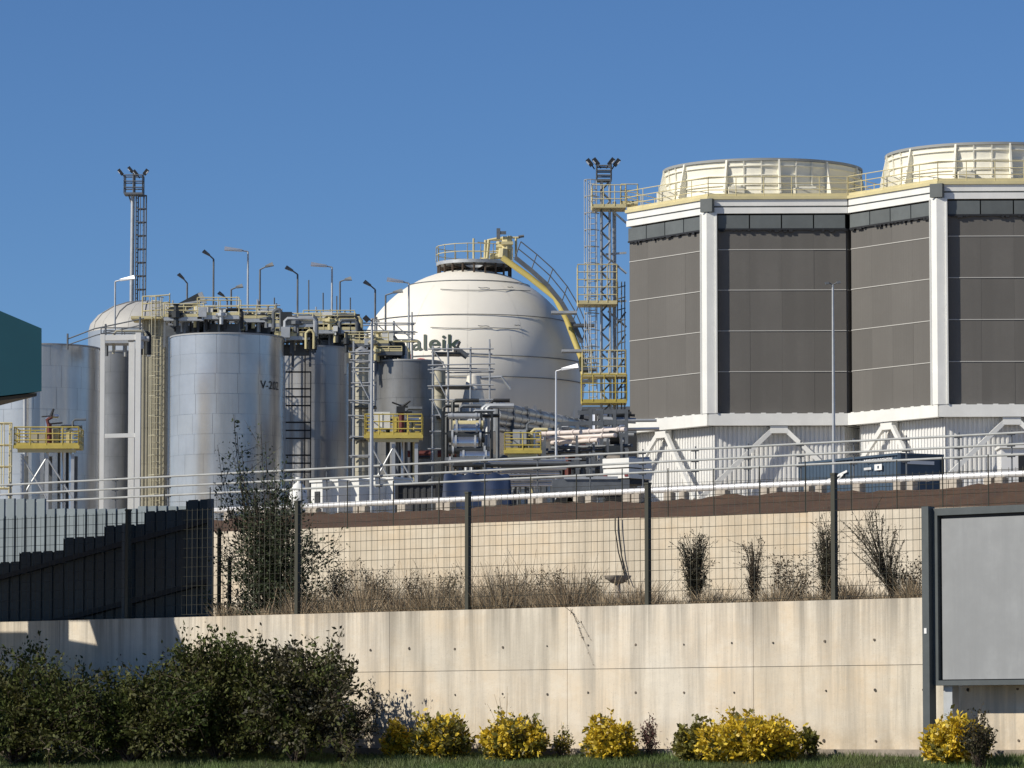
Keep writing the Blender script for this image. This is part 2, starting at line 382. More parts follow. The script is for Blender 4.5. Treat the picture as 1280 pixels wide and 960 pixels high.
# bare earth bank above the upper wall, up to the yard edge
top_bank = PIPE.z - 0.40
mb = MB(); n = 240; rws = 9
for j in range(rws):
    t = j / (rws - 1)
    for i in range(n + 1):
        px = -700 + 2700 * i / n
        a = UWALL.at(px, UWALL.z - 0.05, -0.28); b = PIPE.at(px, top_bank, 1.0)
        p = a.lerp(b, t); jt = 0.0 if j == 0 else 0.05
        mb.v.append((p.x, p.y, p.z + random.uniform(-jt, jt) * 1.2 + (0.05 * math.sin(px * 0.021) + 0.03 * math.sin(px * 0.083 + 1)) * t))
mb.f = [(j * (n + 1) + i, j * (n + 1) + i + 1, (j + 1) * (n + 1) + i + 1, (j + 1) * (n + 1) + i) for j in range(rws - 1) for i in range(n)]
struct(build('earth_bank', mb, M['earth'], smooth=True))
# the plant yard, a sheet rising gently away from its edge
mb = MB(); n = 30
for j in range(9):
    d = [0.6, -5, -20, -45, -80, -130, -200, -320, -600][j]
    for i in range(n + 1):
        p = PIPE.at(-900 + 3200 * i / n, 0, d); mb.v.append((p.x, p.y, yard_z(p.x, p.y)))
mb.f = [(j * (n + 1) + i, j * (n + 1) + i + 1, (j + 1) * (n + 1) + i + 1, (j + 1) * (n + 1) + i) for j in range(8) for i in range(n)]
struct(build('plant_yard', mb, M['yard'], smooth=True))

# ------------------------------------------------------------------ lower retaining wall: cast panels with open joints, tie holes, footing
def wall_box(line, pa, pb, z0, z1, th, front=0.0, gap=0.0):
    a = line.at(pa, 0, front) + line.u * gap; b = line.at(pb, 0, front) - line.u * gap; n = -line.n * th
    q = [a, b, b + n, a + n]
    return MB().prism([(p.x, p.y, z0) for p in q], [(p.x, p.y, z1) for p in q])
wroot = thing('retaining_wall', 'long tan cast concrete retaining wall below the wire mesh fence', 'wall', WALL.at(640, base_z - 1.0))
joint_z = WALL.pz(800, 835.5).z
edges = [-330, -110, 75, 279, 487, 709, 941, 1180, 1420, 1680]
back = wall_box(WALL, -330, 1680, base_z - 1.0, WALL.z - 0.03, 0.24, -0.03); build('wall_core', back, M['footing'], wroot)
for i, (a, b) in enumerate(zip(edges[:-1], edges[1:])):
    for z0, z1 in ((base_z - 1.0, joint_z - 0.004), (joint_z + 0.004, WALL.z)):
        fr = random.uniform(-0.004, 0.006)
        build('concrete_panel', wall_box(WALL, a, b, z0, z1, 0.29 + fr, fr, 0.004), M['concrete'], wroot)
holes = MB(); plugs = MB()
gridpx = [p for a, b in zip(edges[:-1], edges[1:]) for p in (a + (b - a) * f for f in (0.11, 0.37, 0.63, 0.89))]
for g in gridpx:
    for zz in (WALL.pz(g, 806).z, WALL.pz(g, 866).z, WALL.pz(g, 925).z):
        c = WALL.at(g, WALL.z - 0.6 if False else 0, 0.012); 
        off = WALL.pz(800, 806).z if zz == WALL.pz(g, 806).z else (WALL.pz(800, 866).z if zz == WALL.pz(g, 866).z else WALL.pz(800, 926).z)
        c.z = off + random.uniform(-0.012, 0.012); c += WALL.u * random.uniform(-0.03, 0.03)
        if random.random() < .1: continue
        pl = random.random() < 0.35; r = 0.020 if pl else random.uniform(0.012, 0.024)
        mbx = plugs if pl else holes
        pts = [c + (WALL.u * math.cos(t) + Vector((0, 0, 1)) * math.sin(t)) * r * random.uniform(0.8, 1.25) for t in (2 * PI * k / 8 for k in range(8))]
        mbx.prism(pts, [p - WALL.n * 0.02 for p in pts])
        if random.random() < 0.5:   # rust or leak run below the hole
            q = c - Vector((0, 0, 0.03)); 
for nm, mbx, mm in (('tie_hole', holes, 'hole'), ('tie_plug', plugs, 'plug')): build(nm, mbx, M[mm], wroot, kind='stuff')
build('footing', wall_box(WALL, -330, 1680, base_z - 1.0, base_z + 0.015, 0.5, 0.28), M['footing'], wroot)

# upper wall
uroot = thing('upper_retaining_wall', 'sunlit pale concrete wall behind the young shrubs, under the brown earth bank', 'wall', UWALL.at(640, ubase - 0.5))
ue = [-700, -470, -250, -40, 170, 390, 590, 800, 1010, 1200, 1430, 1700]
for a, b in zip(ue[:-1], ue[1:]):
    build('concrete_panel', wall_box(UWALL, a, b, ubase - 0.5, UWALL.z + random.uniform(-0.015, 0.015), 0.3, random.uniform(-0.004, 0.004), 0.004), M['concrete2'], uroot)

# ------------------------------------------------------------------ wire mesh fence on the lower wall
FOFF = -0.15
froot = thing('mesh_fence', 'dark green wire mesh fence with square posts on top of the lower wall', 'fence', WALL.at(640, WALL.z, FOFF))
fposts = [-340, -85, 160, 372, 585, 810, 1043, 1290, 1545]
ftop = [WALL.at(p, 0, FOFF) for p in fposts]
fh = WALL.pz(585, 617, FOFF).z - WALL.z
for p, q in zip(fposts, ftop):
    mb = MB().box((q.x, q.y, WALL.z + fh / 2 - 0.05), (0.075, 0.075, fh + 0.1), -math.atan(WALL.k))
    mb.box((q.x, q.y, WALL.z + fh + 0.015), (0.09, 0.09, 0.03), -math.atan(WALL.k)).box((q.x, q.y, WALL.z + 0.006), (0.16, 0.16, 0.012), -math.atan(WALL.k))
    build('fence_post', mb, M['fence'], froot)
for a, b in zip(ftop[:-1], ftop[1:]):
    mb = MB(); L = (b - a).length; k = round(L / 0.128); fwd = WALL.n * 0.03
    z0, z1 = WALL.z + 0.05, WALL.z + fh - 0.05
    for i in range(1, k):
        p = a.lerp(b, i / k) + fwd; mb.tube([(p.x, p.y, z0), (p.x, p.y, z1 + 0.03)], 0.0042, 3, cap=False)
    m = 11
    for j in range(m + 1):
        z = z0 + (z1 - z0) * j / m; p = a + fwd; q = b + fwd
        mb.tube([(p.x, p.y, z), (q.x, q.y, z)], 0.0044, 3, cap=False)
    build('mesh_panel', mb, M['fence'], froot)

# thin wire fence along the top of the upper wall
troot = thing('wire_fence', 'thin sparse post and wire fence along the top of the upper wall', 'fence', UWALL.at(640, UWALL.z, -0.15))
tz = UWALL.z; th = UWALL.pz(892, 583).z - UWALL.z
prev = None
for i in range(26):
    q = UWALL.at(205 + 57.3 * i, tz, -0.15)
    build('thin_post', MB().tube([q - Vector((0, 0, 0.08)), q + Vector((0, 0, th + random.uniform(-0.05, 0.05)))], 0.014, 5), M['fence'], troot)
    if prev is not None:
        mb = MB()
        for h in (0.35, 0.7): mb.tube([prev + Vector((0, 0, th * h)), q + Vector((0, 0, th * h))], 0.004, 3)
        build('wire', mb, M['fence'], troot)
    prev = q

# ------------------------------------------------------------------ white pipe on sleepers and three-rail pipe barrier along the yard edge
proot = thing('ground_pipe', 'thick shiny white pipe resting on paired concrete blocks along the bank', 'pipe', PIPE.at(640, PIPE.z - 0.4))
pr = 0.108
segpx = [250, 480, 700, 930, 1160, 1400, 1640]
for a, b in zip(segpx[:-1], segpx[1:]):
    p, q = PIPE.at(a), PIPE.at(b)
    build('pipe_length', MB().tube([p, q - (q - p).normalized() * 0.02], pr, 14), M['pipewhite'], proot, smooth='auto')
    build('weld_collar', MB().tube([q - (q - p).normalized() * 0.06, q + (q - p).normalized() * 0.06], pr + 0.012, 14), M['pipewhite'], proot, smooth='auto')
for c in range(272, 1500, 57):
    for d in (0, 9.5):
        if random.random() < 0.12: continue
        p = PIPE.at(c + d + random.uniform(-5, 5)); s = random.uniform(0.22, 0.34)
        build('sleeper_block', MB().box((p.x, p.y, PIPE.z - pr - 0.155), (s, 0.34, 0.31), -math.atan(PIPE.k) + random.uniform(-.1, .1)), M['block'], proot)
groot = thing('pipe_barrier', 'grey three-rail pipe barrier running along the yard edge', 'guardrail', RAIL.at(640, yard_z(*RAIL.at(640).xy)))
gz = [RAIL.z, RAIL.pz(640, 586.5).z, RAIL.pz(640, 598.5).z]
for k, z in enumerate(gz):
    for a, b in ((-300, 250), (250, 700), (700, 1150), (1150, 1700)):
        build('rail', MB().tube([RAIL.at(a, z), RAIL.at(b, z)], 0.042, 8), M['railgrey'], groot, smooth='auto')
for i, px in enumerate(range(-120, 1500, 66)):
    q = RAIL.at(px, 0, -0.10); zb = yard_z(q.x, q.y) - 0.05
    mb = MB().tube([(q.x, q.y, zb), (q.x, q.y, RAIL.z + 0.12)], 0.03, 6)
    for z in gz: mb.box((q.x + RAIL.n.x * .04, q.y + RAIL.n.y * .04, z - 0.05), (0.30, 0.08, 0.05), -math.atan(RAIL.k))
    build('barrier_post', mb, M['galvdk'], groot)

# ------------------------------------------------------------------ cooling tower: hexagonal cells in a row
B1 = P(886, 532, 246.0); B1.z = 0
EB, EA = Vector((8.0, -0.25, 0)), Vector((4.5, -6.55, 0))      # right-hand and left-hand face of a cell, seen from the front corner
EC = EB - EA; STEP = EB + EA
def zb(y): return zof(886, y, 246.0)
Zt = dict(beam0=zb(532), beam1=zb(516.5), lou0=zb(285.5), lou1=zb(267), fas1=zb(258.5), fas2=zb(249.5), deck=zb(245.5), rimz=zof(959, 199.5, 247.2))
BAT = [zb(y) for y in (312, 362.5, 413.5, 464.5)]
def cooling_cell(B, label):
    O = B + EC; V = [B, B + EB, B + EB + EC, B + EB + EC - EA, B + EC - EA, B - EA]
    gz0 = min(yard_z(v.x, v.y) for v in V) - 0.3
    root = thing('cooling_tower_cell', label, 'cooling tower', (O.x, O.y, gz0), 'cooling tower cells in a row')
    def hexring(scale, z): return [Vector((O.x + (v.x - O.x) * scale, O.y + (v.y - O.y) * scale, z)) for v in V]
    build('core', MB().prism(hexring(0.89, gz0), hexring(0.89, Zt['fas1'])), M['darkmatt'], root)
    build('deck', MB().prism(hexring(1.012, Zt['fas2'] + 0.01), hexring(1.012, Zt['deck'])), M['yellow'], root)
    for i in (5, 0, 1, 4):                                 # faces: left front, right front and the two beside them
        a, b = V[i], V[(i + 1) % 6]; d = (b - a); L = d.length; d.normalize(); nrm = Vector((d.y, -d.x, 0))
        front = i in (5, 0); ga = 0.55 if i == 0 else 0.12; gb = 0.55 if i == 5 else 0.12
        if not front: ga = gb = 0.15
        def slab(s0, s1, z0, z1, o0, o1):
            q = [a + d * s0 + nrm * o1, a + d * s1 + nrm * o1, a + d * s1 + nrm * o0, a + d * s0 + nrm * o0]
            return MB().prism([(p.x, p.y, z0) for p in q], [(p.x, p.y, z1) for p in q])
        # fascia bands
        build('fascia', slab(0.03, L - 0.03, Zt['fas1'] + 0.05, Zt['fas2'], -0.30, -0.02 if front else -0.1), M['white'], root)
        build('fascia', slab(0.03, L - 0.03, Zt['lou1'], Zt['fas1'] - 0.05, -0.30, 0.035 if front else -0.1), M['white'], root)
        build('fascia_groove', slab(0.03, L - 0.03, Zt['fas1'] - 0.05, Zt['fas1'] + 0.05, -0.30, -0.10), M['louver'], root)
        # screens in five bands with a pale batten over each joint
        zs = [Zt['lou0']] + BAT + [Zt['beam1']]
        for z1, z0 in zip(zs[:-1], zs[1:]):
            ncol = 4; wd = (L - ga - gb) / ncol
            for c in range(ncol):
                build('screen_panel', slab(ga + c * wd + 0.002, ga + (c + 1) * wd - 0.002, z0 + 0.01, z1 - 0.01, -0.25, -0.13 + random.uniform(-.006, .006)), M['screen'], root)
        for z in BAT: build('batten', slab(ga, L - gb, z - 0.02, z + 0.02, -0.13, -0.10), M['batten'], root)
        if front:
            nl = 4; wd = (L - ga - gb) / nl
            for c in range(nl):
                build('louver_panel', slab(ga + c * wd + 0.02, ga + (c + 1) * wd - 0.05, Zt['lou0'], Zt['lou1'] - 0.10, -0.25, -0.03), M['louver'], root)
                mb = slab(ga + c * wd, ga + (c + 1) * wd, Zt['lou0'] - 0.10, Zt['lou0'] - 0.005, -0.2, 0.0)
                for k in range(5):
                    s = ga + (c + random.uniform(0.05, 0.95)) * wd; h = random.uniform(0.11, 0.24); x = slab(s, s + random.uniform(.12, .3), Zt['lou0'] - h, Zt['lou0'] - 0.09, -0.15, 0.03); mb.add(x.v, x.f)
                build('clip_rail', mb, M['black'], root)
        # ring beam with bolt heads on its upper edge
        build('ring_beam', slab(-0.02, L + 0.02, Zt['beam0'], Zt['beam1'] - 0.03, -0.45, 0.14), M['white'], root)
        if front:
            for k in range(9): build('lug', slab((k + .5) * L / 9 - 0.14, (k + .5) * L / 9 + 0.14, Zt['beam1'] - 0.028, Zt['beam1'] + 0.01, -0.05, 0.13), M['white'], root)
        # profiled cladding below the beam
        mb = MB(); pitch = 0.26; k = int((L - 0.5) / pitch); z0, z1 = gz0, Zt['beam0'] - 0.01; pts = []
        for j in range(k + 1):
            s = 0.25 + j * pitch
            for ds, o in ((0, -0.62), (0.09, -0.62), (0.12, -0.55), (0.23, -0.55)): pts.append(a + d * (s + ds) + nrm * o)
        for p in pts: mb.v += [(p.x, p.y, z0), (p.x, p.y, z1)]
        mb.f = [(2 * j, 2 * j + 2, 2 * j + 3, 2 * j + 1) for j in range(len(pts) - 1)]
        build('profiled_cladding', mb, M['whiteclad'], root)
        if front:                                          # raking braces under the beam
            mid = L * (0.42 if i == 5 else 0.5); top = Zt['beam0'] - 0.28; low = Zt['beam0'] - 4.2
            build('brace_head', slab(mid - 0.5, mid + 0.5, top - 0.16, top + 0.26, -0.40, 0.05), M['white'], root)
            for sg in (-1, 1):
                p0 = a + d * (mid + sg * 0.42) - nrm * 0.08; p0.z = top
                p1 = a + d * (mid + sg * 0.42 + sg * 4.1 * (1.0 if i == 0 else 0.85)) + nrm * 0.5; p1.z = low
                build('brace', MB().bar(p0, p1, 0.22, 0.26), M['white'], root)
    # corner column at the front, with a grey cap block
    n1 = Vector((EA.y, -EA.x, 0)).normalized(); n2 = Vector((EB.y, -EB.x, 0)).normalized(); d1, d2 = EA.normalized(), EB.normalized()
    prof = [B - d1 * 0.46 + n1 * 0.16, B + (n1 + n2).normalized() * 0.20, B + d2 * 0.46 + n2 * 0.16, B + d2 * 0.46 - n2 * 0.2, B - d1 * 0.46 - n1 * 0.2]
    def pr(s, z): return [Vector((B.x + (p.x - B.x) * s, B.y + (p.y - B.y) * s, z)) for p in prof]
    build('column', MB().prism(pr(1.0, Zt['beam1'] - 0.02), pr(1.0, Zt['lou1'] + 0.02)), M['white'], root)
    for sg, dd, nn in ((-1, d1, n1), (1, d2, n2)):
        e = B + dd * (0.46 * sg) + nn * 0.19
        build('column_flange', MB().bar((e.x, e.y, Zt['beam1']), (e.x, e.y, Zt['lou1']), 0.09), M['white'], root)
    cb = B + (n1 + n2).normalized() * 0.1
    build('column_cap', MB().box((cb.x, cb.y, (Zt['lou1'] + Zt['fas2']) / 2 + .05), (0.75, 0.30, Zt['fas2'] - Zt['lou1'] - 0.05), math.radians(-29)), M['louver'], root)
    # deck railing
    rv = hexring(0.995, Zt['deck'])
    for i in (5, 0, 4): build('railing', MB().railing([rv[i], rv[(i + 1) % 6]], 1.12, 1.6, 3, 0.026, kick=True), M['yellow'], root)
    # fan stack: twelve fibreglass segments with flanges, tapered ribs, rim
    Rb, Rt = 5.85, 5.78; z0, z1 = Zt['deck'] + 0.01, Zt['rimz']; H = z1 - z0
    st = build('fan_stack', MB().lathe((O.x, O.y, z0), [(Rb - 0.12, 0), (Rt - 0.12, H - 0.15), (Rt - 0.12, H)], 72), M['cream'], root, smooth=True)
    a00 = -PI / 2 + math.radians(6)
    for k in range(12):
        a0 = a00 + k * PI / 6
        prf = [(Rb + (Rt - Rb) * t + 0.10 * math.sin(PI * t) * -1, H * t * 0.93) for t in (0, .25, .5, .75, 1)]
        sp = build('stack_segment', MB().lathe((O.x, O.y, z0), prf, 8, a0 + 0.008, a0 + PI / 6 - 0.008), M['cream'], root, smooth=True)
        mb = MB()
        for t in (0.10, 0.36, 0.62, 0.88):
            rr = Rb + (Rt - Rb) * t - 0.10 * math.sin(PI * t); mb.lathe((O.x, O.y, z0 + H * 0.93 * t), [(rr - 0.02, -0.03), (rr + 0.09, -0.03), (rr + 0.09, 0.03), (rr - 0.02, 0.03)], 8, a0 + 0.02, a0 + PI / 6 - 0.02)
        if k % 3 != 1:
            for s in (1 / 3, 2 / 3):
                aa = a0 + s * PI / 6; c, sn = math.cos(aa), math.sin(aa)
                pts = [Vector((O.x + (r_ + 0.05) * c, O.y + (r_ + 0.05) * sn, z0 + h)) for r_, h in prf]
                for p, q in zip(pts[:-1], pts[1:]): mb.bar(p, q, 0.07)
        build('flange', mb, M['cream'], sp)
        c, sn = math.cos(a0), math.sin(a0); tx = Vector((-sn, c, 0)) * 0.055
        pl = [(Rb - 0.05, 0), (Rb + 0.5, 0), (Rb + 0.34, H * 0.35), (Rt + 0.10, H * 0.97), (Rt - 0.1, H * 0.97)]
        pp = [Vector((O.x + r_ * c, O.y + r_ * sn, z0 + h)) for r_, h in pl]
        build('stack_rib', MB().prism([p - tx for p in pp], [p + tx for p in pp]), M['cream'], root)
    build('rim', MB().lathe((O.x, O.y, z0), [(Rt - 0.15, H * 0.935), (Rt + 0.10, H * 0.935), (Rt + 0.10, H), (Rt - 0.15, H)], 72), M['rim'], root, smooth='auto')
    for k, (s, w_, h_) in enumerate(((-0.62, 1.2, 0.75), (0.18, 0.9, 0.6), (0.75, 1.6, 0.5))):
        p = (B * (1 - abs(s)) + (V[1] if s > 0 else V[5]) * abs(s)); p = p + (O - p) * 0.10
        build('drive_housing', MB().box((p.x, p.y, Zt['deck'] + 0.01 + h_ / 2), (w_, 0.6, h_), 0.3 * s).box((p.x, p.y, Zt['deck'] + h_ + 0.05), (w_ * .6, 0.4, 0.12)), M['cream'], root)
    return root
cooling_cell(B1, 'cooling tower cell with brown screens and cream fan ring, beside the floodlit ladder mast')
cooling_cell(B1 + STEP, 'rightmost cooling tower cell, cut off by the edge of the picture')

# ------------------------------------------------------------------ tanks
def tank(px, rpx, ytop, Y, label, ncourse=9, npan=14, m='tank', roof=0.16, mroof='tankroof', group='cylindrical storage tanks', panels=True, name='storage_tank'):
    c = P(px, ytop, Y); R = rpx * Y / F; g = yard_z(c.x, c.y) - 0.2; top = c.z
    root = thing(name, label, 'tank', (c.x, c.y, g), group)
    build('core', MB().lathe((c.x, c.y, g), [(R - 0.12, 0.0), (R - 0.12, top - g - 0.03)], 40), M['darkmatt'], root)
    build('roof', MB().lathe((c.x, c.y, top), [(R + 0.04, -0.05), (R + 0.04, 0.03), (R * 0.5, roof * 0.6), (0.05, roof)], 48), M[mroof], root, smooth='auto')
    hc = (top - g) / ncourse
    for j in range(ncourse):
        n = npan if panels else 1; st = random.uniform(0, 2 * PI / npan)
        for k in range(n):
            if panels:
                a0 = st + 2 * PI * k / n; a1 = st + 2 * PI * (k + 1) / n
                d0, d1 = random.uniform(-.0035, .003), random.uniform(-.0035, .003)
                mb = MB().lathe((c.x, c.y, g + j * hc), [(R + 0.010 + d0, 0.0), (R + 0.002 + d0, 0.04), (R + d1, hc * 0.5), (R + d1 * .6, hc - 0.004)], 6, a0 + .002, a1 - .002)
            else: mb = MB().lathe((c.x, c.y, g + j * hc), [(R + 0.015, 0), (R + 0.004, .05), (R, hc - 0.01)], 48)
            o = build('cladding_sheet' if panels else 'shell_course', mb, M[m], root, smooth=True)
            if panels: radial_normals(o, c, 0.010)
    return root, c, R, g
TA = tank(52, 73, 436, 219, 'wide silver tank behind the yellow valve platform at far left, below the teal canopy', 9, 16)
a_, b_ = P(31, 440, 215.8), P(31, 640, 215.8); build('downpipe', MB().tube([a_, b_], .09, 8), M['galv'], TA[0], smooth='auto')
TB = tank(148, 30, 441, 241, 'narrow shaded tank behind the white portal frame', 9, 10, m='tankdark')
TC = tank(284, 71, 422.5, 230, 'big bright silver tank marked with a V number, tallest in the middle', 10, 16, roof=0.2)
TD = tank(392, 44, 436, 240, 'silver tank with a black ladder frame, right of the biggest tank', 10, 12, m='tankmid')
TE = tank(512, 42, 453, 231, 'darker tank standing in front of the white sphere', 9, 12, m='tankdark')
TF = tank(452, 11, 440, 226, 'slim pale column between the two shaded tanks', 12, panels=False, m='beige', roof=0.3)
TG = tank(549, 8, 462, 228, 'slim beige column at the right flank of the darker tank', 12, panels=False, m='beige', roof=0.2)
# large tank with a pale dome at the back
c = P(186, 417, 272); R = 76 * 272 / F
root = thing('domed_tank', 'large tank with a pale ribbed dome rising behind the left tanks', 'tank', (c.x, c.y, yard_z(c.x, c.y)))
build('shell', MB().lathe((c.x, c.y, yard_z(c.x, c.y)), [(R, 0), (R, c.z - yard_z(c.x, c.y))], 48), M['tank'], root, smooth='auto')
for k in range(24):
    a0 = 2 * PI * k / 24
    build('dome_sheet', MB().lathe((c.x, c.y, c.z), [(R * math.sin(t) , 2.05 * math.cos(t)) for t in (PI / 2, 1.3, 1.0, .7, .4, .02)], 4, a0 + .002, a0 + 2 * PI / 24 - .002), M['dome'], root, smooth=True)
mb = MB()
for k in (14, 16, 18, 20): 
    a0 = 2 * PI * k / 24; mb.tube([(c.x + R * math.sin(t) * math.cos(a0), c.y + R * math.sin(t) * math.sin(a0), c.z + 2.05 * math.cos(t) + .04) for t in (PI / 2, 1.3, 1.0, .7, .4, .1)], 0.035, 5)
build('dome_seam', mb, M['dome'], root)
# V number on the big tank
me = text_mesh('V-202', 0.62); root, c, R, g = TC
off = -28 * 0 ; th0 = math.asin((329 - 284) / 71.0); zt = zof(340, 488, 229)
for v in me.vertices:
    th = th0 + v.co.x / R; v.co = Vector(((R + 0.03) * math.sin(th), -(R + 0.03) * math.cos(th), zt + v.co.y - g))
link('tank_number', me, M['black'], root)

def P3(px, py, Y): return P(px, py, Y)
# beige ladder shaft
c = P(194, 402, 236); R = 15 * 236 / F; g = yard_z(c.x, c.y)
root = thing('ladder_shaft', 'beige clad shaft with a caged ladder left of the big silver tank', 'tower', (c.x, c.y, g))
for k in range(6):
    z0 = g + (c.z - g) * k / 6; build('cladding_sheet', MB().box((c.x, c.y, (z0 + g + (c.z - g) * (k + 1) / 6) / 2), (2 * R, 1.6, (c.z - g) / 6 - 0.02)), M['beige'], root)
mb = MB()
for k in range(7): mb.box((c.x - R + (k + .5) * R * 2 / 7, c.y - 0.82, (g + c.z) / 2), (0.05, 0.06, c.z - g))
build('stiffener', mb, M['beige'], root)
build('caged_ladder', MB().cage_ladder((c.x + 0.15, c.y - 1.05, g), (c.x + 0.15, c.y - 1.05, c.z + 1.2), (0, -1, 0), 0.5, 0.03), M['palepaint'], root)
build('landing', MB().box((c.x, c.y - 0.4, c.z + 0.08), (2.4, 2.4, 0.14)), M['yellow'], root)
build('landing_railing', MB().railing([P(178, 398, 235), P(212, 396, 235), P(212, 394, 238)], 1.2, 0.7, 3, 0.035), M['yellow'], root)
# white portal frame
g = yard_z(*P(150, 600, 212).xy)
root = thing('portal_frame', 'white steel goalpost frame standing before the narrow shaded tank', 'frame', (P(150, 600, 212).x, 212, g))
for px, w_ in ((128.5, 0.22), (173, 0.26)):
    t = P(px, 418 if px < 150 else 416, 212); build('post', MB().box((t.x, t.y, (t.z + g) / 2), (w_, w_, t.z - g)), M['white'], root)
for y, w_ in ((422.5, 0.26), (545, 0.20)):
    a, b = P(131, y, 212), P(171, y - 1, 212); build('crossbeam', MB().bar(a, b, 0.2, w_), M['white'], root)
a, b = P(165, 428, 214), P(165, 600, 214); build('post', MB().bar((a.x, a.y, g), a, 0.3), M['white'], root)

# black ladder frame by tank D
g = yard_z(*P(375, 600, 233).xy)
root = thing('ladder_tower', 'black steel ladder frame in the gap between two silver tanks', 'frame', (P(375, 600, 233).x, 233, g))
for px in (381.5, 388.5):
    t = P(px, 465 if px > 385 else 432, 233); build('upright', MB().bar((t.x, t.y, g), t, 0.06), M['black'], root)
for y in (465, 486, 496, 507, 528, 538, 548, 569, 579, 590): build('rung', MB().bar(P(357, y, 233), P(389, y, 233), 0.08), M['black'], root)

# ------------------------------------------------------------------ white storage sphere
sp = P(586, 481, 290); SR = 145 * 290 / F; g = yard_z(sp.x, sp.y)
root = thing('storage_sphere', 'big white spherical tank with dark ring pipes and a railed platform on top', 'tank', (sp.x, sp.y, g))
NB = [(-PI / 2, -0.95), (-0.95, -0.35), (-0.35, 0.35), (0.35, 0.95), (0.95, PI / 2)]
for (f0, f1), n in zip(NB, (1, 12, 16, 12, 1)):
    for k in range(n):
        e = 0.0012 if n > 1 else 0.0
        prf = [(SR * math.cos(f0 + (f1 - f0) * j / 8), SR * math.sin(f0 + (f1 - f0) * j / 8)) for j in range(9)]
        o = build('shell_plate', MB().lathe(sp, prf, 48 if n == 1 else 64 // n * 1 + 2, 2 * PI * k / n + e, 2 * PI * (k + 1) / n - e), M['sphere'], root, smooth=True); radial_normals(o, sp, 0.004, False)
build('weld_seam', MB().lathe(sp, [((SR - .01) * math.cos(-1.4 + 2.8 * j / 40), (SR - .01) * math.sin(-1.4 + 2.8 * j / 40)) for j in range(41)], 96), M['sphere'], root, smooth=True)
def on_sphere(px, py, lift=0.1):
    """the point of the sphere sighted at px, py, lifted off the paint"""
    d = ray(px, py).normalized(); oc = Vector((0, 0, EYE)) - sp; b = d.dot(oc); disc = b * b - oc.dot(oc) + SR * SR
    t = -b - math.sqrt(max(0, disc)); p = Vector((0, 0, EYE)) + d * t
    return sp + (p - sp).normalized() * (SR + lift)
for y in (357, 404, 456, 482):
    sf = (481 - y) / 145; z = SR * sf; rr = math.sqrt(SR * SR - z * z) + 0.07
    build('ring_pipe', MB().tube([(sp.x + rr * math.cos(t), sp.y + rr * math.sin(t), sp.z + z) for t in (2 * PI * j / 64 for j in range(65))], 0.028, 5), M['galvdk'], root, smooth=True)
    mb = MB()
    for a, b, yy in ((551, 662, 8), (598, 612, 5), (634, 641, 4)):
        pts = [on_sphere(a + (b - a) * t + (y > 370) * (a - 600) * .25, y + yy * (0.75 + 0.25 * t + 0.1 * math.sin(t * PI * 2)), 0.1) for t in (0, .15, .4, .7, 1)]
        mb.tube(pts, 0.024, 4)
    if y < 440: build('spray_branch', mb, M['galvdk'], root)
mb = MB()
for k in range(11):
    a0 = 2 * PI * k / 11 + .2; p = Vector((sp.x + SR * .93 * math.cos(a0), sp.y + SR * .93 * math.sin(a0), 0))
    build('leg', MB().tube([(p.x, p.y, g - .3), (p.x, p.y, sp.z)], 0.33, 12), M['sphere'], root, smooth='auto')
# platform ring on top, railing, pipework, inclined yellow pipe and stair on the right flank
pc = P(593, 331, 290); pcx, pcy, pz = pc.x, pc.y, sp.z + SR + 0.15; PRr = 48 * 290 / F
build('top_platform', MB().lathe((pcx, pcy, pz), [(PRr * .3, 0.1), (PRr, 0.1), (PRr, 0.32), (PRr * .3, 0.32), (PRr * .3, 0.1)], 40), M['galv'], root, smooth='auto')
mb = MB()
for k in range(20):
    a0 = 2 * PI * k / 20; x, y_ = pcx + PRr * .95 * math.cos(a0), pcy + PRr * .95 * math.sin(a0)
    mb.tube([(x, y_, sp.z + SR - .5), (x, y_, pz + .1)], 0.07, 6)
    mb.bar((x, y_, pz - .1), (pcx, pcy, pz - .3), 0.12)
build('platform_bracket', mb, M['twig'], root)
ring = [Vector((pcx + PRr * math.cos(t), pcy + PRr * math.sin(t), pz + .32)) for t in (2 * PI * j / 18 for j in range(19))]
build('platform_railing', MB().railing(ring, 1.05, 0.9, 2, 0.028), M['yellow'], root)
mb = MB()
for pts, r in (([(606, 325), (607, 300)], .09), ([(592, 326), (592, 298)], .07), ([(600, 324), (609, 323), (611, 300), (620, 299), (634, 298)], .12), ([(624, 323), (624, 302)], .2), ([(631, 325), (632, 296)], .26), ([(637, 325), (637, 295)], .16), ([(640, 297), (650, 297)], .07), ([(645, 297), (645, 325)], .08)):
    mb.tube([P(x, y, 288.5) for x, y in pts], r, 8)
mb.tube([P(620, 309, 288), P(637, 309, 288)], .2, 8).tube([P(612, 320, 288), P(628, 320, 288)], .22, 8).tube([P(628, 322, 287.6), P(629, 311, 287.6)], .3, 8).tube([P(634, 312, 287.8), P(634, 300, 287.8)], .34, 8).box(P(634, 304, 287.6), (.8, .4, .2))
build('valve_pipework', mb, M['yellow'], root, smooth='auto')
for mb_ in (MB().box(P(623, 292, 288), (.25, .25, .7)), MB().box(P(628, 291, 288), (.5, .2, .2)), MB().tube([P(597, 303, 288), P(606, 304, 288)], .06, 6), MB().tube([P(648, 296, 288), P(655, 295, 288)], .1, 6)): build('instrument', mb_, M['galvdk'], root)
path = [(628, 322), (660, 345), (694, 372), (708, 398), (718, 425), (727, 448), (730, 470)]
build('inclined_pipe', MB().tube([P(x, y, 286 - i * .2) for i, (x, y) in enumerate(path)], 0.21, 10), M['pipeyellow'], root, smooth='auto')
mb = MB()
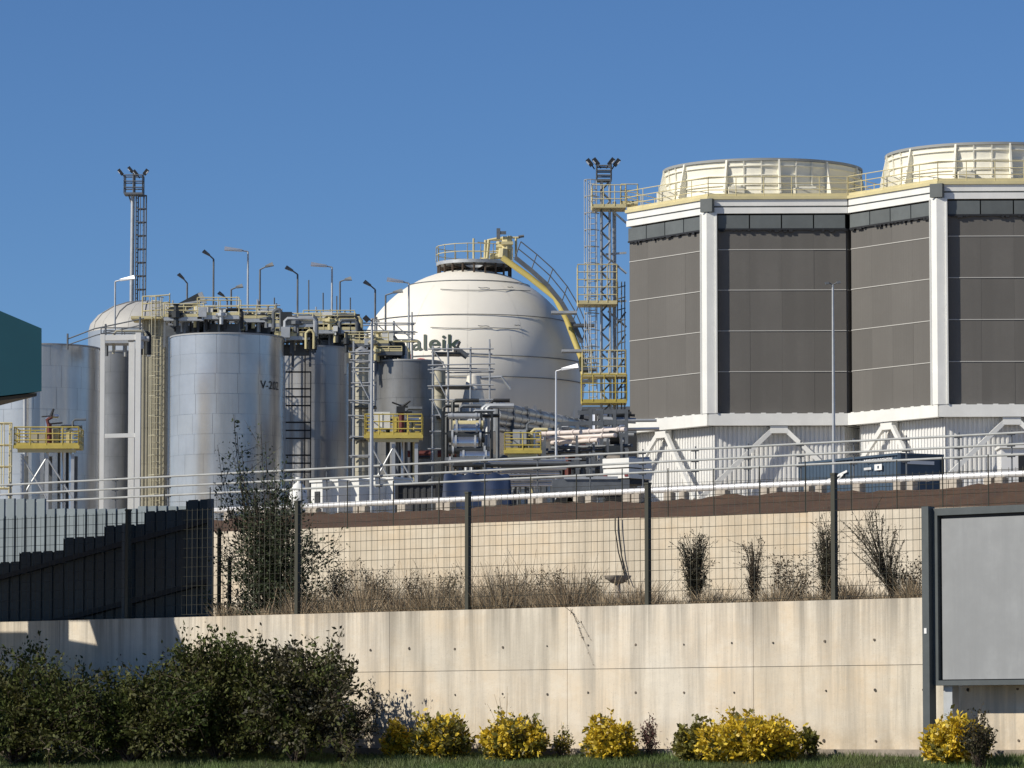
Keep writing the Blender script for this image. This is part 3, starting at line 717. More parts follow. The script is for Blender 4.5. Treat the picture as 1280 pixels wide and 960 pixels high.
spth = [(644, 322), (664, 338), (684, 356), (702, 378), (716, 402), (727, 428), (733, 455), (736, 480)]
for (x0, y0), (x1, y1) in zip(spth[:-1], spth[1:]):
    for yy in (285.0, 286.2): mb.bar(P(x0, y0, yy), P(x1, y1, yy), .08, .3)
    for s in range(5):
        t = s / 5; mb.bar(P(x0 + (x1 - x0) * t, y0 + (y1 - y0) * t, 285.0), P(x0 + (x1 - x0) * t, y0 + (y1 - y0) * t, 286.2), .25, .05)
build('stair', mb, M['galvdk'], root)
mb = MB()
for lift in (11, 20):
    hp = [(x + lift * .35, y - lift) for x, y in spth]
    for (x0, y0), (x1, y1) in zip(hp[:-1], hp[1:]): mb.tube([P(x0, y0, 285), P(x1, y1, 285)], .04, 5)
for x, y in spth: mb.tube([P(x, y, 285), P(x + 7, y - 20, 285)], .04, 5)
build('stair_handrail', mb, M['galvdk'], root)
for k, (x, y, wd) in enumerate(((705, 391, 32), (730, 407, 26), (722, 439, 40), (735, 462, 22), (735, 477, 20))):
    a, b = P(x - wd / 2, y, 284), P(x + wd / 2, y, 284); build('stair_landing', MB().bar(a, b, 1.2, .16), M['galv' if k in (0, 2) else 'galvdk'], root)
def lettering(txt, px0, px1, ybase, hcap, m):
    me = text_mesh(txt, 1.0, 0.012); xs = [v.co.x for v in me.vertices]; ys = [v.co.y for v in me.vertices]
    x0, x1, y1 = min(xs), max(xs), max(ys)
    for v in me.vertices:
        u = (v.co.x - x0) / (x1 - x0); q = on_sphere(px0 + (px1 - px0) * u, ybase - hcap * v.co.y / y1, 0.06); v.co = q - wloc(root)
    link('lettering', me, M[m], root)
lettering('maleik', 490, 576, 437.5, 19, 'textgreen')
lettering('llo', 504, 535, 458, 15, 'textred')

# ------------------------------------------------------------------ street lamps and floodlight masts
LG = 'street lamps among the tanks'
def street_lamp(px, ytop, hx, hy, Y, label, m='galvdk', hm='galvdk', r=0.07, yb=None, long=False, group=LG):
    t = P(px, ytop, Y); g = yard_z(t.x, t.y) if yb is None else zof(px, yb, Y); h = P(hx, hy, Y - 0.4)
    root = thing('street_lamp', label, 'lamp', (t.x, t.y, g), group)
    build('pole', MB().tube([(t.x, t.y, g), t.lerp(Vector((t.x, t.y, g)), .5), t], r * 1.25, 8, r * .75), M[m], root, smooth='auto')
    e = t.lerp(h, 0.45 if not long else 0.25)
    build('arm', MB().tube([t, e], r * .6, 6), M[m], root)
    d = (h - e); n = d.normalized(); up = n.cross(Vector((0, 1, 0))).normalized(); up = up if up.z > 0 else -up
    w1, w2, hh = .14, .22, .16; s = Vector((0, 1, 0))
    build('lamp_head', MB().prism([e - s * w1 - up * .05, e + s * w1 - up * .05, e + s * w1 + up * .07, e - s * w1 + up * .07], [h - s * w2 - up * hh, h + s * w2 - up * hh, h + s * w2 * .7 + up * .06, h - s * w2 * .7 + up * .06]), M[hm], root)
    return root
street_lamp(267, 324, 255, 313, 246, 'street lamp with dark head tilting left above the railed roof platform')
street_lamp(310, 314.5, 281, 309.5, 250, 'street lamp with long bright arm, tallest above the big tank', 'galv', 'lampwhite', long=True)
street_lamp(325, 337, 341, 329, 252, 'street lamp with dark head reaching right, beside the tallest one')
street_lamp(372, 343, 358, 333, 246, 'street lamp with dark head tilting left, above the right edge of the big tank')
street_lamp(415, 334, 389, 329, 250, 'street lamp with bright arm above the tank with the black ladder', 'galv', 'lampwhite', long=True)
street_lamp(425, 352, 439, 347, 252, 'short street lamp with dark head reaching right, left of the sphere')
street_lamp(469, 362, 456, 351, 246, 'street lamp with dark head tilting left at the left edge of the sphere')
street_lamp(511, 354, 484, 348, 250, 'street lamp with bright arm seen against the white sphere', 'galv', 'lampwhite', long=True)
street_lamp(482, 369, 503, 362, 252, 'thin street lamp reaching right in front of the sphere edge')
street_lamp(234, 354, 224, 342, 255, 'small street lamp with dark head tilting left above the ladder shaft')
street_lamp(289, 362, 303, 356, 256, 'small street lamp reaching right behind the railed roof platform')
street_lamp(284, 374, 274, 365, 256, 'lowest street lamp, its dark head tilting left just above the roof railing')
street_lamp(144, 352, 168, 345.5, 262, 'street lamp with bright arm reaching right, left of the left floodlight mast', 'galv', 'lampwhite', long=True)
street_lamp(695, 464, 722, 456, 212, 'thin pale lamp standing before the right flank of the sphere', 'lampwhite', 'lampwhite', .05, long=True)
# taller lamps by the barrier
p = P(465, 398, 172); g = yard_z(p.x, p.y)
root = thing('lamp_post', 'tall pale lamp post before the darker tank with a small dark floodlight', 'lamp', (p.x, p.y, g))
build('pole', MB().tube([(p.x, p.y, g), p], .085, 10, .05), M['galv'], root, smooth='auto'); q = P(458, 398, 171.7)
build('floodlight', MB().bar(P(455.5, 396, 171.7), P(460.5, 401, 171.7), .25, .2), M['black'], root); build('arm', MB().tube([p, P(474, 402, 171.7)], .03, 6).tube([p - Vector((0, 0, .1)), q], .03, 6), M['galvdk'], root)
p = P(1041, 356, 172); g = yard_z(p.x, p.y)
root = thing('lamp_post', 'slim twin-headed lamp post in front of the cooling tower', 'lamp', (p.x, p.y, g))
build('pole', MB().tube([(p.x, p.y, g), p], .075, 10, .04), M['galv'], root, smooth='auto')
for sx in (-1, 1):
    e = P(1041 + sx * 5, 353.5, 172); build('arm', MB().tube([p, e], .025, 6), M['galvdk'], root); build('lamp_head', MB().bar(e, P(1041 + sx * 9.5, 352.5 + (sx < 0) * 2, 172), .2, .10), M['galvdk'], root)

def flood_heads(root, spots, Y):
    for (x, y, sx) in spots:
        c = P(x, y, Y); build('floodlight', MB().bar(c + Vector((-.20 * sx, 0, .18)), c + Vector((.10 * sx, 0, -.20)), .42, .24).tube([c + Vector((.05 * sx, 0, -.1)), c + Vector((.25 * sx, 0, -.42))], .04, 5), M['black'], root)
        build('lamp_glass', MB().bar(c + Vector((-.24 * sx, -.1, .04)), c + Vector((-.08 * sx, -.1, -.14)), .3, .05), M['lampwhite'], root)
# left mast
c = P(169, 245, 330); g = yard_z(c.x, c.y)
root = thing('floodlight_mast', 'tall left floodlight mast with a caged ladder rising behind the dome', 'mast', (c.x, c.y, g), 'floodlight masts')
x0 = P(166, 245, 330)
build('mast_pole', MB().tube([(x0.x - .1, x0.y, g), x0], .20, 12, .15), M['galv'], root, smooth='auto')
build('caged_ladder', MB().cage_ladder((x0.x + .30, x0.y - .1, g), (x0.x + .36, x0.y - .1, x0.z), (1, -.25, 0), .5, .055), M['galvdk'], root)
b0 = P(156, 243, 330); b1 = P(179, 243, 330); hz = P(168, 220, 330).z
build('lamp_basket', MB().box(((b0.x + b1.x) / 2, 330, b0.z), (b1.x - b0.x, 1.3, .16)).railing([(b0.x, 329.4, b0.z), (b1.x, 329.4, b0.z), (b1.x, 330.6, b0.z), (b0.x, 330.6, b0.z), (b0.x, 329.4, b0.z)], hz - b0.z, .9, 3, .05).bar((b0.x + .3, 330, b0.z - .05), (x0.x, 330, b0.z - 1.0), .1).tube([((b0.x + b1.x) / 2, 330, b0.z), ((b0.x + b1.x) / 2, 330, hz + .4)], .12, 8), M['galvdk'], root)
flood_heads(root, ((151.5, 215, 1), (181.5, 215, -1), (164, 212, 1), (170.5, 216, 1)), 330)
# right mast with landings
Yr = 263.0; c = P(757, 245, Yr); g = yard_z(c.x, c.y)
root = thing('floodlight_mast', 'right floodlight mast with yellow railed landings beside the cooling tower', 'mast', (c.x, c.y, g), 'floodlight masts')
top = P(757, 226, Yr)
for sx in (-.3, .3):
    for sy in (-.3, .3): build('mast_chord', MB().tube([(c.x + sx, c.y + sy, g), (c.x + sx * .8, c.y + sy * .8, top.z)], .075, 6), M['galv'], root)
mb = MB(); nn = 34
for i in range(nn):
    z0, z1 = g + (top.z - g) * i / nn, g + (top.z - g) * (i + 1) / nn; s_ = 1 if i % 2 else -1
    for sy in (-.3, .3): mb.tube([(c.x - .3 * s_, c.y + sy, z0), (c.x + .3 * s_, c.y + sy, z1)], .04, 5)
    for sx in (-.3, .3): mb.tube([(c.x + sx, c.y - .3 * s_, z0), (c.x + sx, c.y + .3 * s_, z1)], .04, 5)
build('mast_lacing', mb, M['galvdk'], root)
build('mast_pole', MB().tube([(c.x + .55, c.y + .8, g), (c.x + .55, c.y + .8, zof(760, 250, Yr))], .12, 8), M['galv'], root, smooth='auto')
lx = P(741, 250, Yr)
build('caged_ladder', MB().cage_ladder((lx.x, lx.y, zof(740, 500, Yr)), (lx.x, lx.y, zof(740, 226, Yr)), (-.6, -1, 0), .55, .04), M['galv'], root)
def landing(x0, x1, y, yr, m, Y=Yr, dep=2.2, sp_=.8, nr=3):
    a, b = P(x0, y, Y), P(x1, y, Y); h = zof(x0, yr, Y) - a.z
    o = build('landing', MB().box(((a.x + b.x) / 2, Y, a.z), (b.x - a.x, dep, .22)), M[m], root)
    build('railing', MB().railing([(a.x, Y + dep / 2, a.z), (a.x, Y - dep / 2, a.z), (b.x, Y - dep / 2, a.z), (b.x, Y + dep / 2, a.z)], h, sp_, nr, .032), M[m], o)
landing(740, 782, 260, 234, 'yellow'); landing(776, 797, 255, 232, 'yellow', Yr - .2, 1.4); landing(722, 771, 380, 333, 'yellow', sp_=.6, nr=5); landing(727, 783, 503, 470, 'yellow2', sp_=.7); landing(728, 782, 470, 440, 'yellow', sp_=.5)
bk = MB()
for ya in (318, 378, 440, 470): bk.bar(P(757, ya, Yr), P(783, ya - 2, Yr), .12)
for ya in (255, 318, 385): bk.bar(P(760, ya + 4, Yr), P(783, ya + 24, Yr), .12)
build('tie_arm', bk, M['galv'], root)
mb = MB()
for px in (772, 777, 781): mb.tube([P(px, 520, Yr - .6), P(px, 352, Yr - .6)], .04, 5)
for ya in range(360, 520, 14): mb.tube([P(771, ya, Yr - .6), P(782, ya - 3, Yr - .6)], .035, 5)
for ya in range(390, 500, 28): mb.bar(P(768, ya + 20, Yr - .3), P(782, ya, Yr - .3), .3, .1)
build('stair_frame', mb, M['galvdk'], root)
b0, b1 = P(746, 226, Yr), P(764, 226, Yr); hz = zof(755, 208, Yr)
build('lamp_basket', MB().box(((b0.x + b1.x) / 2, Yr, b0.z), (b1.x - b0.x, .9, .12)).railing([(b0.x, Yr - .4, b0.z), (b1.x, Yr - .4, b0.z), (b1.x, Yr + .4, b0.z), (b0.x, Yr + .4, b0.z), (b0.x, Yr - .4, b0.z)], hz - b0.z, .8, 3, .05), M['galvdk'], root)
flood_heads(root, ((738, 203, 1), (746, 202, 1), (763, 202, -1), (770, 203, -1)), Yr)
# ------------------------------------------------------------------ roof walkways over the tanks
def walkway(label, segs, Y, m='galv', clutter=10, seed=1, rail='yellow', legs=True, thin=False):
    rnd = random.Random(seed); c = P(segs[0][0], segs[0][2], Y)
    root = thing('roof_walkway', label, 'walkway', (c.x, c.y, c.z), 'walkways above the tanks')
    for x0, x1, y, yr in segs:
        a, b = P(x0, y, Y), P(x1, y, Y); dep = 1.5
        d = build('walkway_deck', MB().bar(a, b, .4 if thin else dep, .07 if thin else .2), M[m], root)
        dz = zof(x0, yr, Y) - a.z; f = Vector((0, -dep / 2, .1)); bk = Vector((0, dep / 2, .1))
        if thin: build('railing', MB().tube([a + Vector((0, 0, .5)), b + Vector((0, 0, .5))], .03, 5), M['galvdk'], d); continue
        build('front_railing', MB().railing([a + f, b + f], dz, .9, 2, .03, kick=True), M[rail], d)
        build('back_railing', MB().railing([a + bk, b + bk], dz, 1.1, 2, .03), M[rail], d)
        if legs:
            mb = MB()
            for k in range(max(2, int((b - a).length / 2.2)) + 1):
                p = a.lerp(b, k / max(2, int((b - a).length / 2.2))); mb.bar(p - Vector((0, 0, .1)), p - Vector((0, .2, 1.5)), .12)
            mb.bar(a - Vector((0, -.5, .55)), b - Vector((0, -.5, .55)), .15, .6); build('support', mb, M['galvdk'], d)
        for k in range(int(clutter * (x1 - x0) / 40)):
            x = rnd.uniform(x0, x1); t = (x - x0) / (x1 - x0); p = a.lerp(b, t) + Vector((0, rnd.uniform(-.9, 1.4), 0)); kind = rnd.random()
            mm = rnd.choice(('darkpipe', 'darkpipe', 'galv', 'beige', 'yellow', 'galvdk', 'black', 'black'))
            if kind < .45:
                h = rnd.uniform(.15, .6); L = min(rnd.uniform(.6, 2.4), max(.3, b.x - p.x)); r = rnd.uniform(.05, .13)
                build('pipe_run', MB().tube([p - Vector((0, 0, .6)), p + Vector((0, 0, h - .15)), p + Vector((.15, 0, h)), p + Vector((L, 0, h)), p + Vector((L + .12, 0, h - .15)), p + Vector((L + .12, 0, -.6))], r, 7), M[mm], root, smooth='auto')
            elif kind < .75:
                r = rnd.uniform(.12, .3); h = rnd.uniform(.3, .8)
                build('valve', MB().lathe(p, [(r * .5, -.4), (r * .5, 0), (r, .05), (r, h * .5), (r * .4, h * .6), (r * .4, h * .9), (r * .8, h), (.02, h)], 8).tube([p + Vector((-r * 1.4, 0, h * .25)), p + Vector((r * 1.4, 0, h * .25))], r * .5, 7), M[mm], root, smooth='auto')
            else:
                s = rnd.uniform(.25, .6); build('junction_box', MB().box(p + Vector((0, 0, s * .6)), (s, s * .7, s * 1.2)).bar(p + Vector((0, 0, -.2)), p + Vector((0, 0, .1)), .08), M[rnd.choice(('plastic', 'galv', 'darkpipe'))], root)
    return root
walkway('cluttered railed roof platform above the big silver tank, left half', [(206, 256, 400, 384), (248, 300, 398, 376)], 231, clutter=16, seed=3)
walkway('cluttered pipe walkway running right from above the big silver tank', [(298, 345, 402, 386), (336, 392, 408, 396), (345, 388, 424, 414)], 232, clutter=16, seed=5)
walkway('lower walkway above the tank with the black ladder', [(385, 446, 416, 402), (380, 444, 405, 392)], 240, clutter=16, seed=9)
walkway('olive walkway in front of the sphere, above the darker tank', [(432, 486, 433, 419), (470, 503, 443, 437)], 230, 'galvdk', clutter=14, seed=12)
walkway('thin olive catwalk reaching right towards the lettering on the sphere', [(486, 522, 427, 424.5)], 230, 'yellow', clutter=0, seed=13, legs=False, thin=True)
walkway('sloping railed catwalk over the far left tank', [(128, 180, 428, 414)], 216, 'galv', clutter=6, seed=15, rail='galvdk', legs=False)
# ramp railing left of the dome
root = thing('ramp_railing', 'thin grey handrail sloping up towards the pale dome', 'railing', P(85, 436, 216))
build('handrail', MB().tube([P(84, 424, 216), P(118, 411, 216), P(180, 398, 216)], .035, 5).tube([P(85, 431, 216), P(120, 419, 216), P(178, 406, 216)], .03, 5), M['galvdk'], root)
for x, y0, y1 in ((84.5, 437, 417), (132, 420, 405), (175, 412, 396)): build('stanchion', MB().tube([P(x, y0, 216), P(x, y1, 216)], .05, 6), M['galvdk'], root)
# conveyor-like dark cover above the shaft
root = thing('dark_hood', 'dark sloping hood poking above the roof platform left of the lamps', 'hood', P(240, 398, 233))
build('hood_sheet', MB().bar(P(212, 392, 233), P(252, 371, 233), 1.6, .35), M['darkpipe'], root); build('hood_edge', MB().bar(P(222, 381, 232), P(264, 374, 232), .1, .1).bar(P(250, 366, 232), P(256, 380, 232), .25), M['galv'], root)
build('hood_leg', MB().bar(P(214, 402, 233), P(214, 390, 233), .15), M['galvdk'], root); build('hood_leg', MB().bar(P(246, 402, 233), P(246, 376, 233), .15), M['galvdk'], root)
# thin antenna rods above the walkways
for i, (px, y0, y1, lb) in enumerate(((343, 395, 372, 'short thin rod right of the big tank roof'), (386, 410, 350, 'long thin rod left of the bright-armed lamp over the ladder tank'), (404, 405, 366, 'thin rod under the bright-armed lamp'), (421, 405, 370, 'thin rod beside the short lamp left of the sphere'), (438, 405, 372, 'thin rod nearest the left edge of the sphere'))):
    build('antenna_rod', MB().tube([P(px, y0 + 8, 243), P(px, y1, 243)], .04, 5), M['galvdk'], base=P(px, y0 + 8, 243)); tag(bpy.context.scene.objects[-1] if False else COL.objects[-1], lb, 'rod', 'thin rods above the walkways')

# ------------------------------------------------------------------ scaffolding
def scaffold(label, xs, ys, Y, dep=1.6, boards=(), seed=1):
    rnd = random.Random(seed); c = P(xs[0], ys[-1], Y)
    root = thing('scaffold', label, 'scaffold', (c.x, c.y, yard_z(c.x, c.y)), 'tube scaffolds')
    for x in xs:
        for dy in (0, dep):
            t = P(x, ys[0] - rnd.uniform(2, 14), Y); build('standard', MB().tube([(t.x, Y + dy, yard_z(t.x, Y)), (t.x, Y + dy, t.z)], .045, 6), M['galvdk' if dy else 'galv'], root)
    for y in ys:
        for dy in (-.06, dep + .06):
            e = rnd.uniform(2, 7); a, b = P(xs[0] - e, y + rnd.uniform(-1, 1), Y), P(xs[-1] + rnd.uniform(2, 8), y + rnd.uniform(-2, 2), Y); a.y += dy; b.y += dy
            build('ledger', MB().tube([a, b], .04, 6), M['galv'], root)
    for x0, x1 in zip(xs[:-1], xs[1:]):
        for y0, y1 in zip(ys[:-2:2], ys[2::2]):
            if rnd.random() < .6: build('brace', MB().tube([P(x0, y0, Y - .1), P(x1, y1, Y - .1)], .035, 6), M['galv'], root)
    for x0, x1, y in boards: build('board', MB().box(((P(x0, y, Y).x + P(x1, y, Y).x) / 2, Y + dep / 2, P(x0, y, Y).z), (P(x1, y, Y).x - P(x0, y, Y).x, dep * .9, .1)), M['darkpipe'], root)
    return root
scaffold('tube scaffold between the ladder tank and the darker tank', [442, 462], [440, 450, 461, 480, 500, 520, 545, 570], 224, 1.4, [(440, 470, 508), (438, 466, 548)], 2)
scaffold('tall tube scaffold right of the darker tank, before the sphere', [541, 560, 588, 612], [437, 456, 463, 482, 500, 519, 540, 562], 226, 1.8, [(543, 575, 441), (543, 590, 482), (545, 578, 520)], 4)
scaffold('tube scaffold poking up behind the roof of the big silver tank', [216, 241, 268, 296, 322, 344], [383, 393, 404], 237, 1.2, [], 9)
scaffold('tube scaffold poking up behind the roof of the ladder tank', [352, 372, 395, 412, 430], [392, 402, 412], 249, 1.2, [], 7)
scaffold('tube scaffold poking up between the lamps and the sphere', [440, 470, 492, 515], [404, 413, 424], 241, 1.2, [], 8)
root = thing('loading_arm', 'dark upright pump head standing on the scaffold board by the lettering', 'equipment', P(570, 441, 226.5))
build('body', MB().tube([P(570, 440, 226.5), P(571, 434, 226.5)], .14, 8).tube([P(571, 436, 226.5), P(575, 427, 226.5)], .07, 7), M['black'], root); build('outlet', MB().tube([P(570, 436, 226.5), P(584, 446, 226.5)], .16, 8), M['galvdk'], root)

# ------------------------------------------------------------------ yellow equipment platforms
def equip_platform(x0, x1, ydeck, yrail, Y, label, boxes=(), ladder=None, seed=1):
    rnd = random.Random(seed); a, b = P(x0, ydeck, Y), P(x1, ydeck, Y); g = yard_z(a.x, Y); dep = 2.2
    root = thing('valve_platform', label, 'platform', ((a.x + b.x) / 2, Y, g), 'yellow railed valve platforms')
    d = build('deck', MB().box(((a.x + b.x) / 2, Y, a.z), (b.x - a.x, dep, .1)), M['yellow2'], root)
    build('deck_beam', MB().box(((a.x + b.x) / 2, Y - dep / 2 - .03, a.z - .02), (b.x - a.x + .1, .06, .16)), M['yellow2'], d)
    build('deck_beam', MB().box(((a.x + b.x) / 2, Y - dep / 2 + .2, a.z - .2), (b.x - a.x - .3, .2, .14)), M['yellow'], d)
    h = zof(x0, yrail, Y) - a.z
    build('railing', MB().railing([(a.x, Y + dep / 2, a.z), (a.x, Y - dep / 2, a.z), (b.x, Y - dep / 2, a.z), (b.x, Y + dep / 2, a.z), (a.x, Y + dep / 2, a.z)], h, .75, 3, .03, kick=True), M['yellow2'], root)
    for t in (.12, .5, .9):
        for s in (-1, 1): p = a.lerp(b, t); build('leg', MB().box((p.x, Y + s * .8, (g + a.z - .35) / 2), (.16, .16, a.z - .35 - g)), M['galv' if s < 0 else 'galvdk'], root)
    for t0, t1 in ((.12, .5), (.5, .12), (.5, .9)): build('brace', MB().tube([a.lerp(b, t0) + Vector((0, -.85, -.5)), a.lerp(b, t1) + Vector((0, -.85, -2.4))], .045, 6), M['galv'], root)
    for bx0, bx1, by0, by1, mm in boxes:
        p, q = P(bx0, by1, Y), P(bx1, by0, Y); build('cabinet', MB().box(((p.x + q.x) / 2, Y - .2, (p.z + q.z) / 2), (q.x - p.x, .8, q.z - p.z)).box(((p.x + q.x) / 2, Y - .62, (p.z + q.z) / 2), (.03, .03, q.z - p.z - .1)), M[mm], root)
    for k in range(7):
        t = rnd.uniform(.3, .95); p = a.lerp(b, t) + Vector((0, rnd.uniform(-.6, .9), 0)); hh = rnd.uniform(.6, 1.5)
        build('riser_pipe', MB().tube([p - Vector((0, 0, 3.0)), p + Vector((0, 0, hh)), p + Vector((.12, 0, hh + .1)), p + Vector((rnd.uniform(.3, .8), 0, hh + .1))], rnd.uniform(.05, .11), 7), M[rnd.choice(('galvdk', 'darkpipe', 'yellow', 'silver'))], root, smooth='auto')
    if ladder:
        p = P(ladder, ydeck, Y); build('caged_ladder', MB().cage_ladder((p.x, Y - .9, g), (p.x, Y - .9, a.z + 1.1), (-1, -.3, 0), .5, .04), M['yellow'], root)
    return root
equip_platform(21, 101, 560, 536, 205, 'yellow valve platform in front of the silver tank at far left', [(66, 74, 537, 557, 'yellow'), (84, 92, 538, 556, 'yellow'), (38, 58, 541, 555, 'beige')], 16, 3)
r_ = equip_platform(457, 528, 547, 520, 204, 'yellow valve platform with a white cabinet behind the tall pale lamp post', [(468, 488, 516, 537, 'plastic'), (492, 500, 522, 546, 'yellow2')], None, 5)
equip_platform(631, 676, 566, 543, 208, 'yellow valve platform with grey cabinet in front of the dark pipe rack', [(641, 658, 538, 556, 'galv')], None, 8)
root = thing('hose_monitor', 'dark fire monitor nozzle sticking up from the far left valve platform', 'equipment', P(62, 556, 204.2))
build('body', MB().tube([P(62, 556, 204.2), P(61.5, 530, 204.2)], .12, 8).tube([P(61, 532, 204.2), P(59, 525, 204.2), P(65, 521, 204.2)], .09, 7), M['rust'], root, smooth='auto')
build('nozzle', MB().tube([P(63, 522, 204.2), P(67, 511, 204.2)], .09, 7, .05).tube([P(52, 521, 204.2), P(62, 520, 204.2)], .03, 5).tube([P(60, 530, 204.2), P(78, 528.5, 204.2)], .04, 5), M['black'], root)
root = thing('hose_monitor', 'small dark fire monitor on the valve platform behind the tall lamp post', 'equipment', P(502, 546, 203.4))
build('body', MB().tube([P(502, 546, 203.4), P(502, 508, 203.4)], .13, 8), M['rust'], root, smooth='auto'); build('nozzle', MB().tube([P(502, 509, 203.4), P(513, 501, 203.4)], .08, 7, .04).tube([P(490, 503, 203.4), P(504, 508, 203.4)], .04, 5).box(P(501, 512, 203.4), (.4, .3, .3)), M['black'], root)

# ------------------------------------------------------------------ process pipework below the sphere
def pipe_run(name, label, pts, r, m, cat='pipe', base=None, group=None, flanges=0):
    root = thing(name, label, cat, pts[0], group)
    build('pipe', MB().tube(pts, r, 12), M[m], root, smooth='auto')
    for k in range(flanges):
        t = (k + .5) / flanges; a, b = Vector(pts[0]), Vector(pts[-1]); c = a.lerp(b, t); d = (b - a).normalized(); build('flange', MB().tube([c - d * .06, c + d * .06], r * 1.35, 12), M[m], root, smooth='auto')
    return root
c = P(660, 560, 238); g = yard_z(c.x, c.y)
root = thing('pipe_rack', 'dark pipe rack with fat lagged pipes receding right below the sphere', 'pipe rack', (c.x, c.y, g))
for j, (ya, yb_, r) in enumerate(((506, 530, .28), (516, 537, .30), (525, 543, .2), (534, 549, .16))):
    for k in range(2):
        a, b = P(619, ya + 2, 226 + k * 1.6), P(735, yb_ + 2, 262 + k * 1.6); n_ = 7
        for i in range(n_):
            p, q = a.lerp(b, i / n_), a.lerp(b, (i + .97) / n_); build('lagged_pipe', MB().tube([p, q], r, 10), M['lagging' if (i + j) % 4 else 'galv'], root, smooth='auto')
        for i in range(n_ * 2): p = a.lerp(b, i / n_ / 2); d = (b - a).normalized() * .05; build('lagging_band', MB().tube([p - d, p + d], r + .02, 10), M['galv'], root)
for i in range(8):
    t = i / 7; p0 = P(622, 500, 225.5).lerp(P(735, 526, 261), t); p1 = p0 + Vector((0, 2.6, 0)); gg = yard_z(p0.x, p0.y)
    for p in (p0, p1): build('rack_post', MB().bar((p.x, p.y, gg), p, .2), M['galvdk'], root)
    for dz in (-.1, -1.0, -1.7): build('rack_beam', MB().bar(p0 + Vector((0, 0, dz)), p1 + Vector((0, 0, dz)), .16, .2), M['galvdk'], root)
# heat exchanger skid
c = P(585, 575, 222); g = yard_z(c.x, c.y)
root = thing('exchanger_skid', 'skid of stacked silver horizontal vessels and pipes below the scaffold', 'equipment', (c.x, c.y, g))
for k, (x0, x1, y, r, m) in enumerate(((566, 604, 531, .22, 'yellow'), (567, 600, 538, .34, 'silver'), (560, 606, 546, .30, 'darkpipe'), (566, 598, 554, .36, 'silver'), (560, 612, 563, .2, 'darkpipe'), (575, 612, 570, .26, 'silver'), (560, 600, 520, .14, 'galv'), (556, 612, 577, .22, 'galvdk'))):
    p, q = P(x0, y, 218 - k * .15), P(x1, y, 218 - k * .15)
    mb = MB().tube([p, p + Vector((.15, 0, 0)), q - Vector((.15, 0, 0)), q], r, 14); build('vessel', mb, M[m], root, smooth='auto')
    for t in (.12, .88): e = p.lerp(q, t); build('vessel_flange', MB().tube([e - Vector((.05, 0, 0)), e + Vector((.05, 0, 0))], r * 1.18, 14), M['galv'], root, smooth='auto')
rnd = random.Random(21)
for x in (554, 558, 566, 575, 583, 590, 597, 604, 609, 614, 622): 
    y0 = rnd.choice((503, 510, 516, 522, 528)); a = P(x, y0, 220 + rnd.uniform(-1, 3)); build('riser', MB().tube([(a.x, a.y, g), a, a + Vector((.15, 0, .1)), a + Vector((rnd.uniform(.4, 1.4), 0, .1))], rnd.uniform(.06, .15), 8), M[rnd.choice(('galv', 'darkpipe', 'black', 'galvdk'))], root, smooth='auto')
for y in (516, 542, 575): build('skid_beam', MB().bar(P(553, y, 219), P(615, y - 1, 219), .09, .10), M['darkpipe'], root)
for x in (553, 572, 602, 615): t = P(x, 514, 219); build('skid_post', MB().bar((t.x, t.y, g), t, .12), M['darkpipe'], root)
# white cone vessel in front of the sphere
c = P(592, 528, 232); g = yard_z(c.x, c.y); zt = zof(592, 470, 232)
root = thing('cone_vessel', 'white slender conical vessel in front of the sphere', 'tank', (c.x, c.y, g))
build('shell', MB().lathe((c.x, c.y, g), [(.85, 0), (.85, c.z - g), (.75, c.z - g + .5), (.38, zt - g - .2), (.36, zt - g), (.02, zt - g + .1)], 24), M['sphere'], root, smooth='auto'); build('collar', MB().lathe((c.x, c.y, c.z), [(.8, .3), (.95, .3), (.95, .5), (.8, .5)], 24), M['galv'], root)
build('nozzle_pipe', MB().tube([(c.x + .35, c.y, zt - .1), (c.x + 1.5, c.y, zt - .05), (c.x + 2.0, c.y, zt - .7)], .08, 8), M['galv'], root)
# pink and silver pipes to the cooling tower
for k, (x0, x1, y0, y1, m, lb) in enumerate(((676, 726, 542, 540, 'redpipe', 'upper left pinkish pipe running to the cooling tower'), (729, 782, 540, 536.5, 'redpipe', 'upper right pale pipe ending at the cooling tower'), (668, 770, 549, 544, 'redpipe', 'long middle pinkish pipe running to the cooling tower'), (690, 748, 553.5, 550, 'redpipe', 'lower short pinkish pipe below the long one'), (690, 790, 560, 557, 'galvdk', 'grey pipe under the pinkish pipes'), (680, 770, 566, 562, 'darkpipe', 'dark pipe lowest under the pinkish pipes'))):
    a, b = P(x0, y0, 216 + k * .2), P(x1, y1, 213 + k * .2); rt = pipe_run('process_pipe', lb, [a, b], .11 if k < 4 else .09, m, group='pipes to the cooling tower', flanges=3)
    for t in (.1, .9): p = a.lerp(b, t); build('pipe_support', MB().bar((p.x, p.y + .05, yard_z(p.x, p.y)), p - Vector((0, 0, .16)), .12), M['galvdk'], rt)
c = P(768, 541, 214); root = thing('motor_pump', 'small dark pump where the pinkish pipes meet the cooling tower', 'equipment', (c.x, c.y, yard_z(c.x, c.y)))
build('casing', MB().tube([P(762, 547, 214), P(774, 546, 214)], .35, 12).box((c.x, c.y, c.z - .9), (.9, .7, .5)), M['darkpipe'], root, smooth='auto'); build('plinth', MB().box((c.x, c.y, (yard_z(c.x, c.y) + c.z - 1.15) / 2), (.8, .8, c.z - 1.15 - yard_z(c.x, c.y))), M['block'], root)
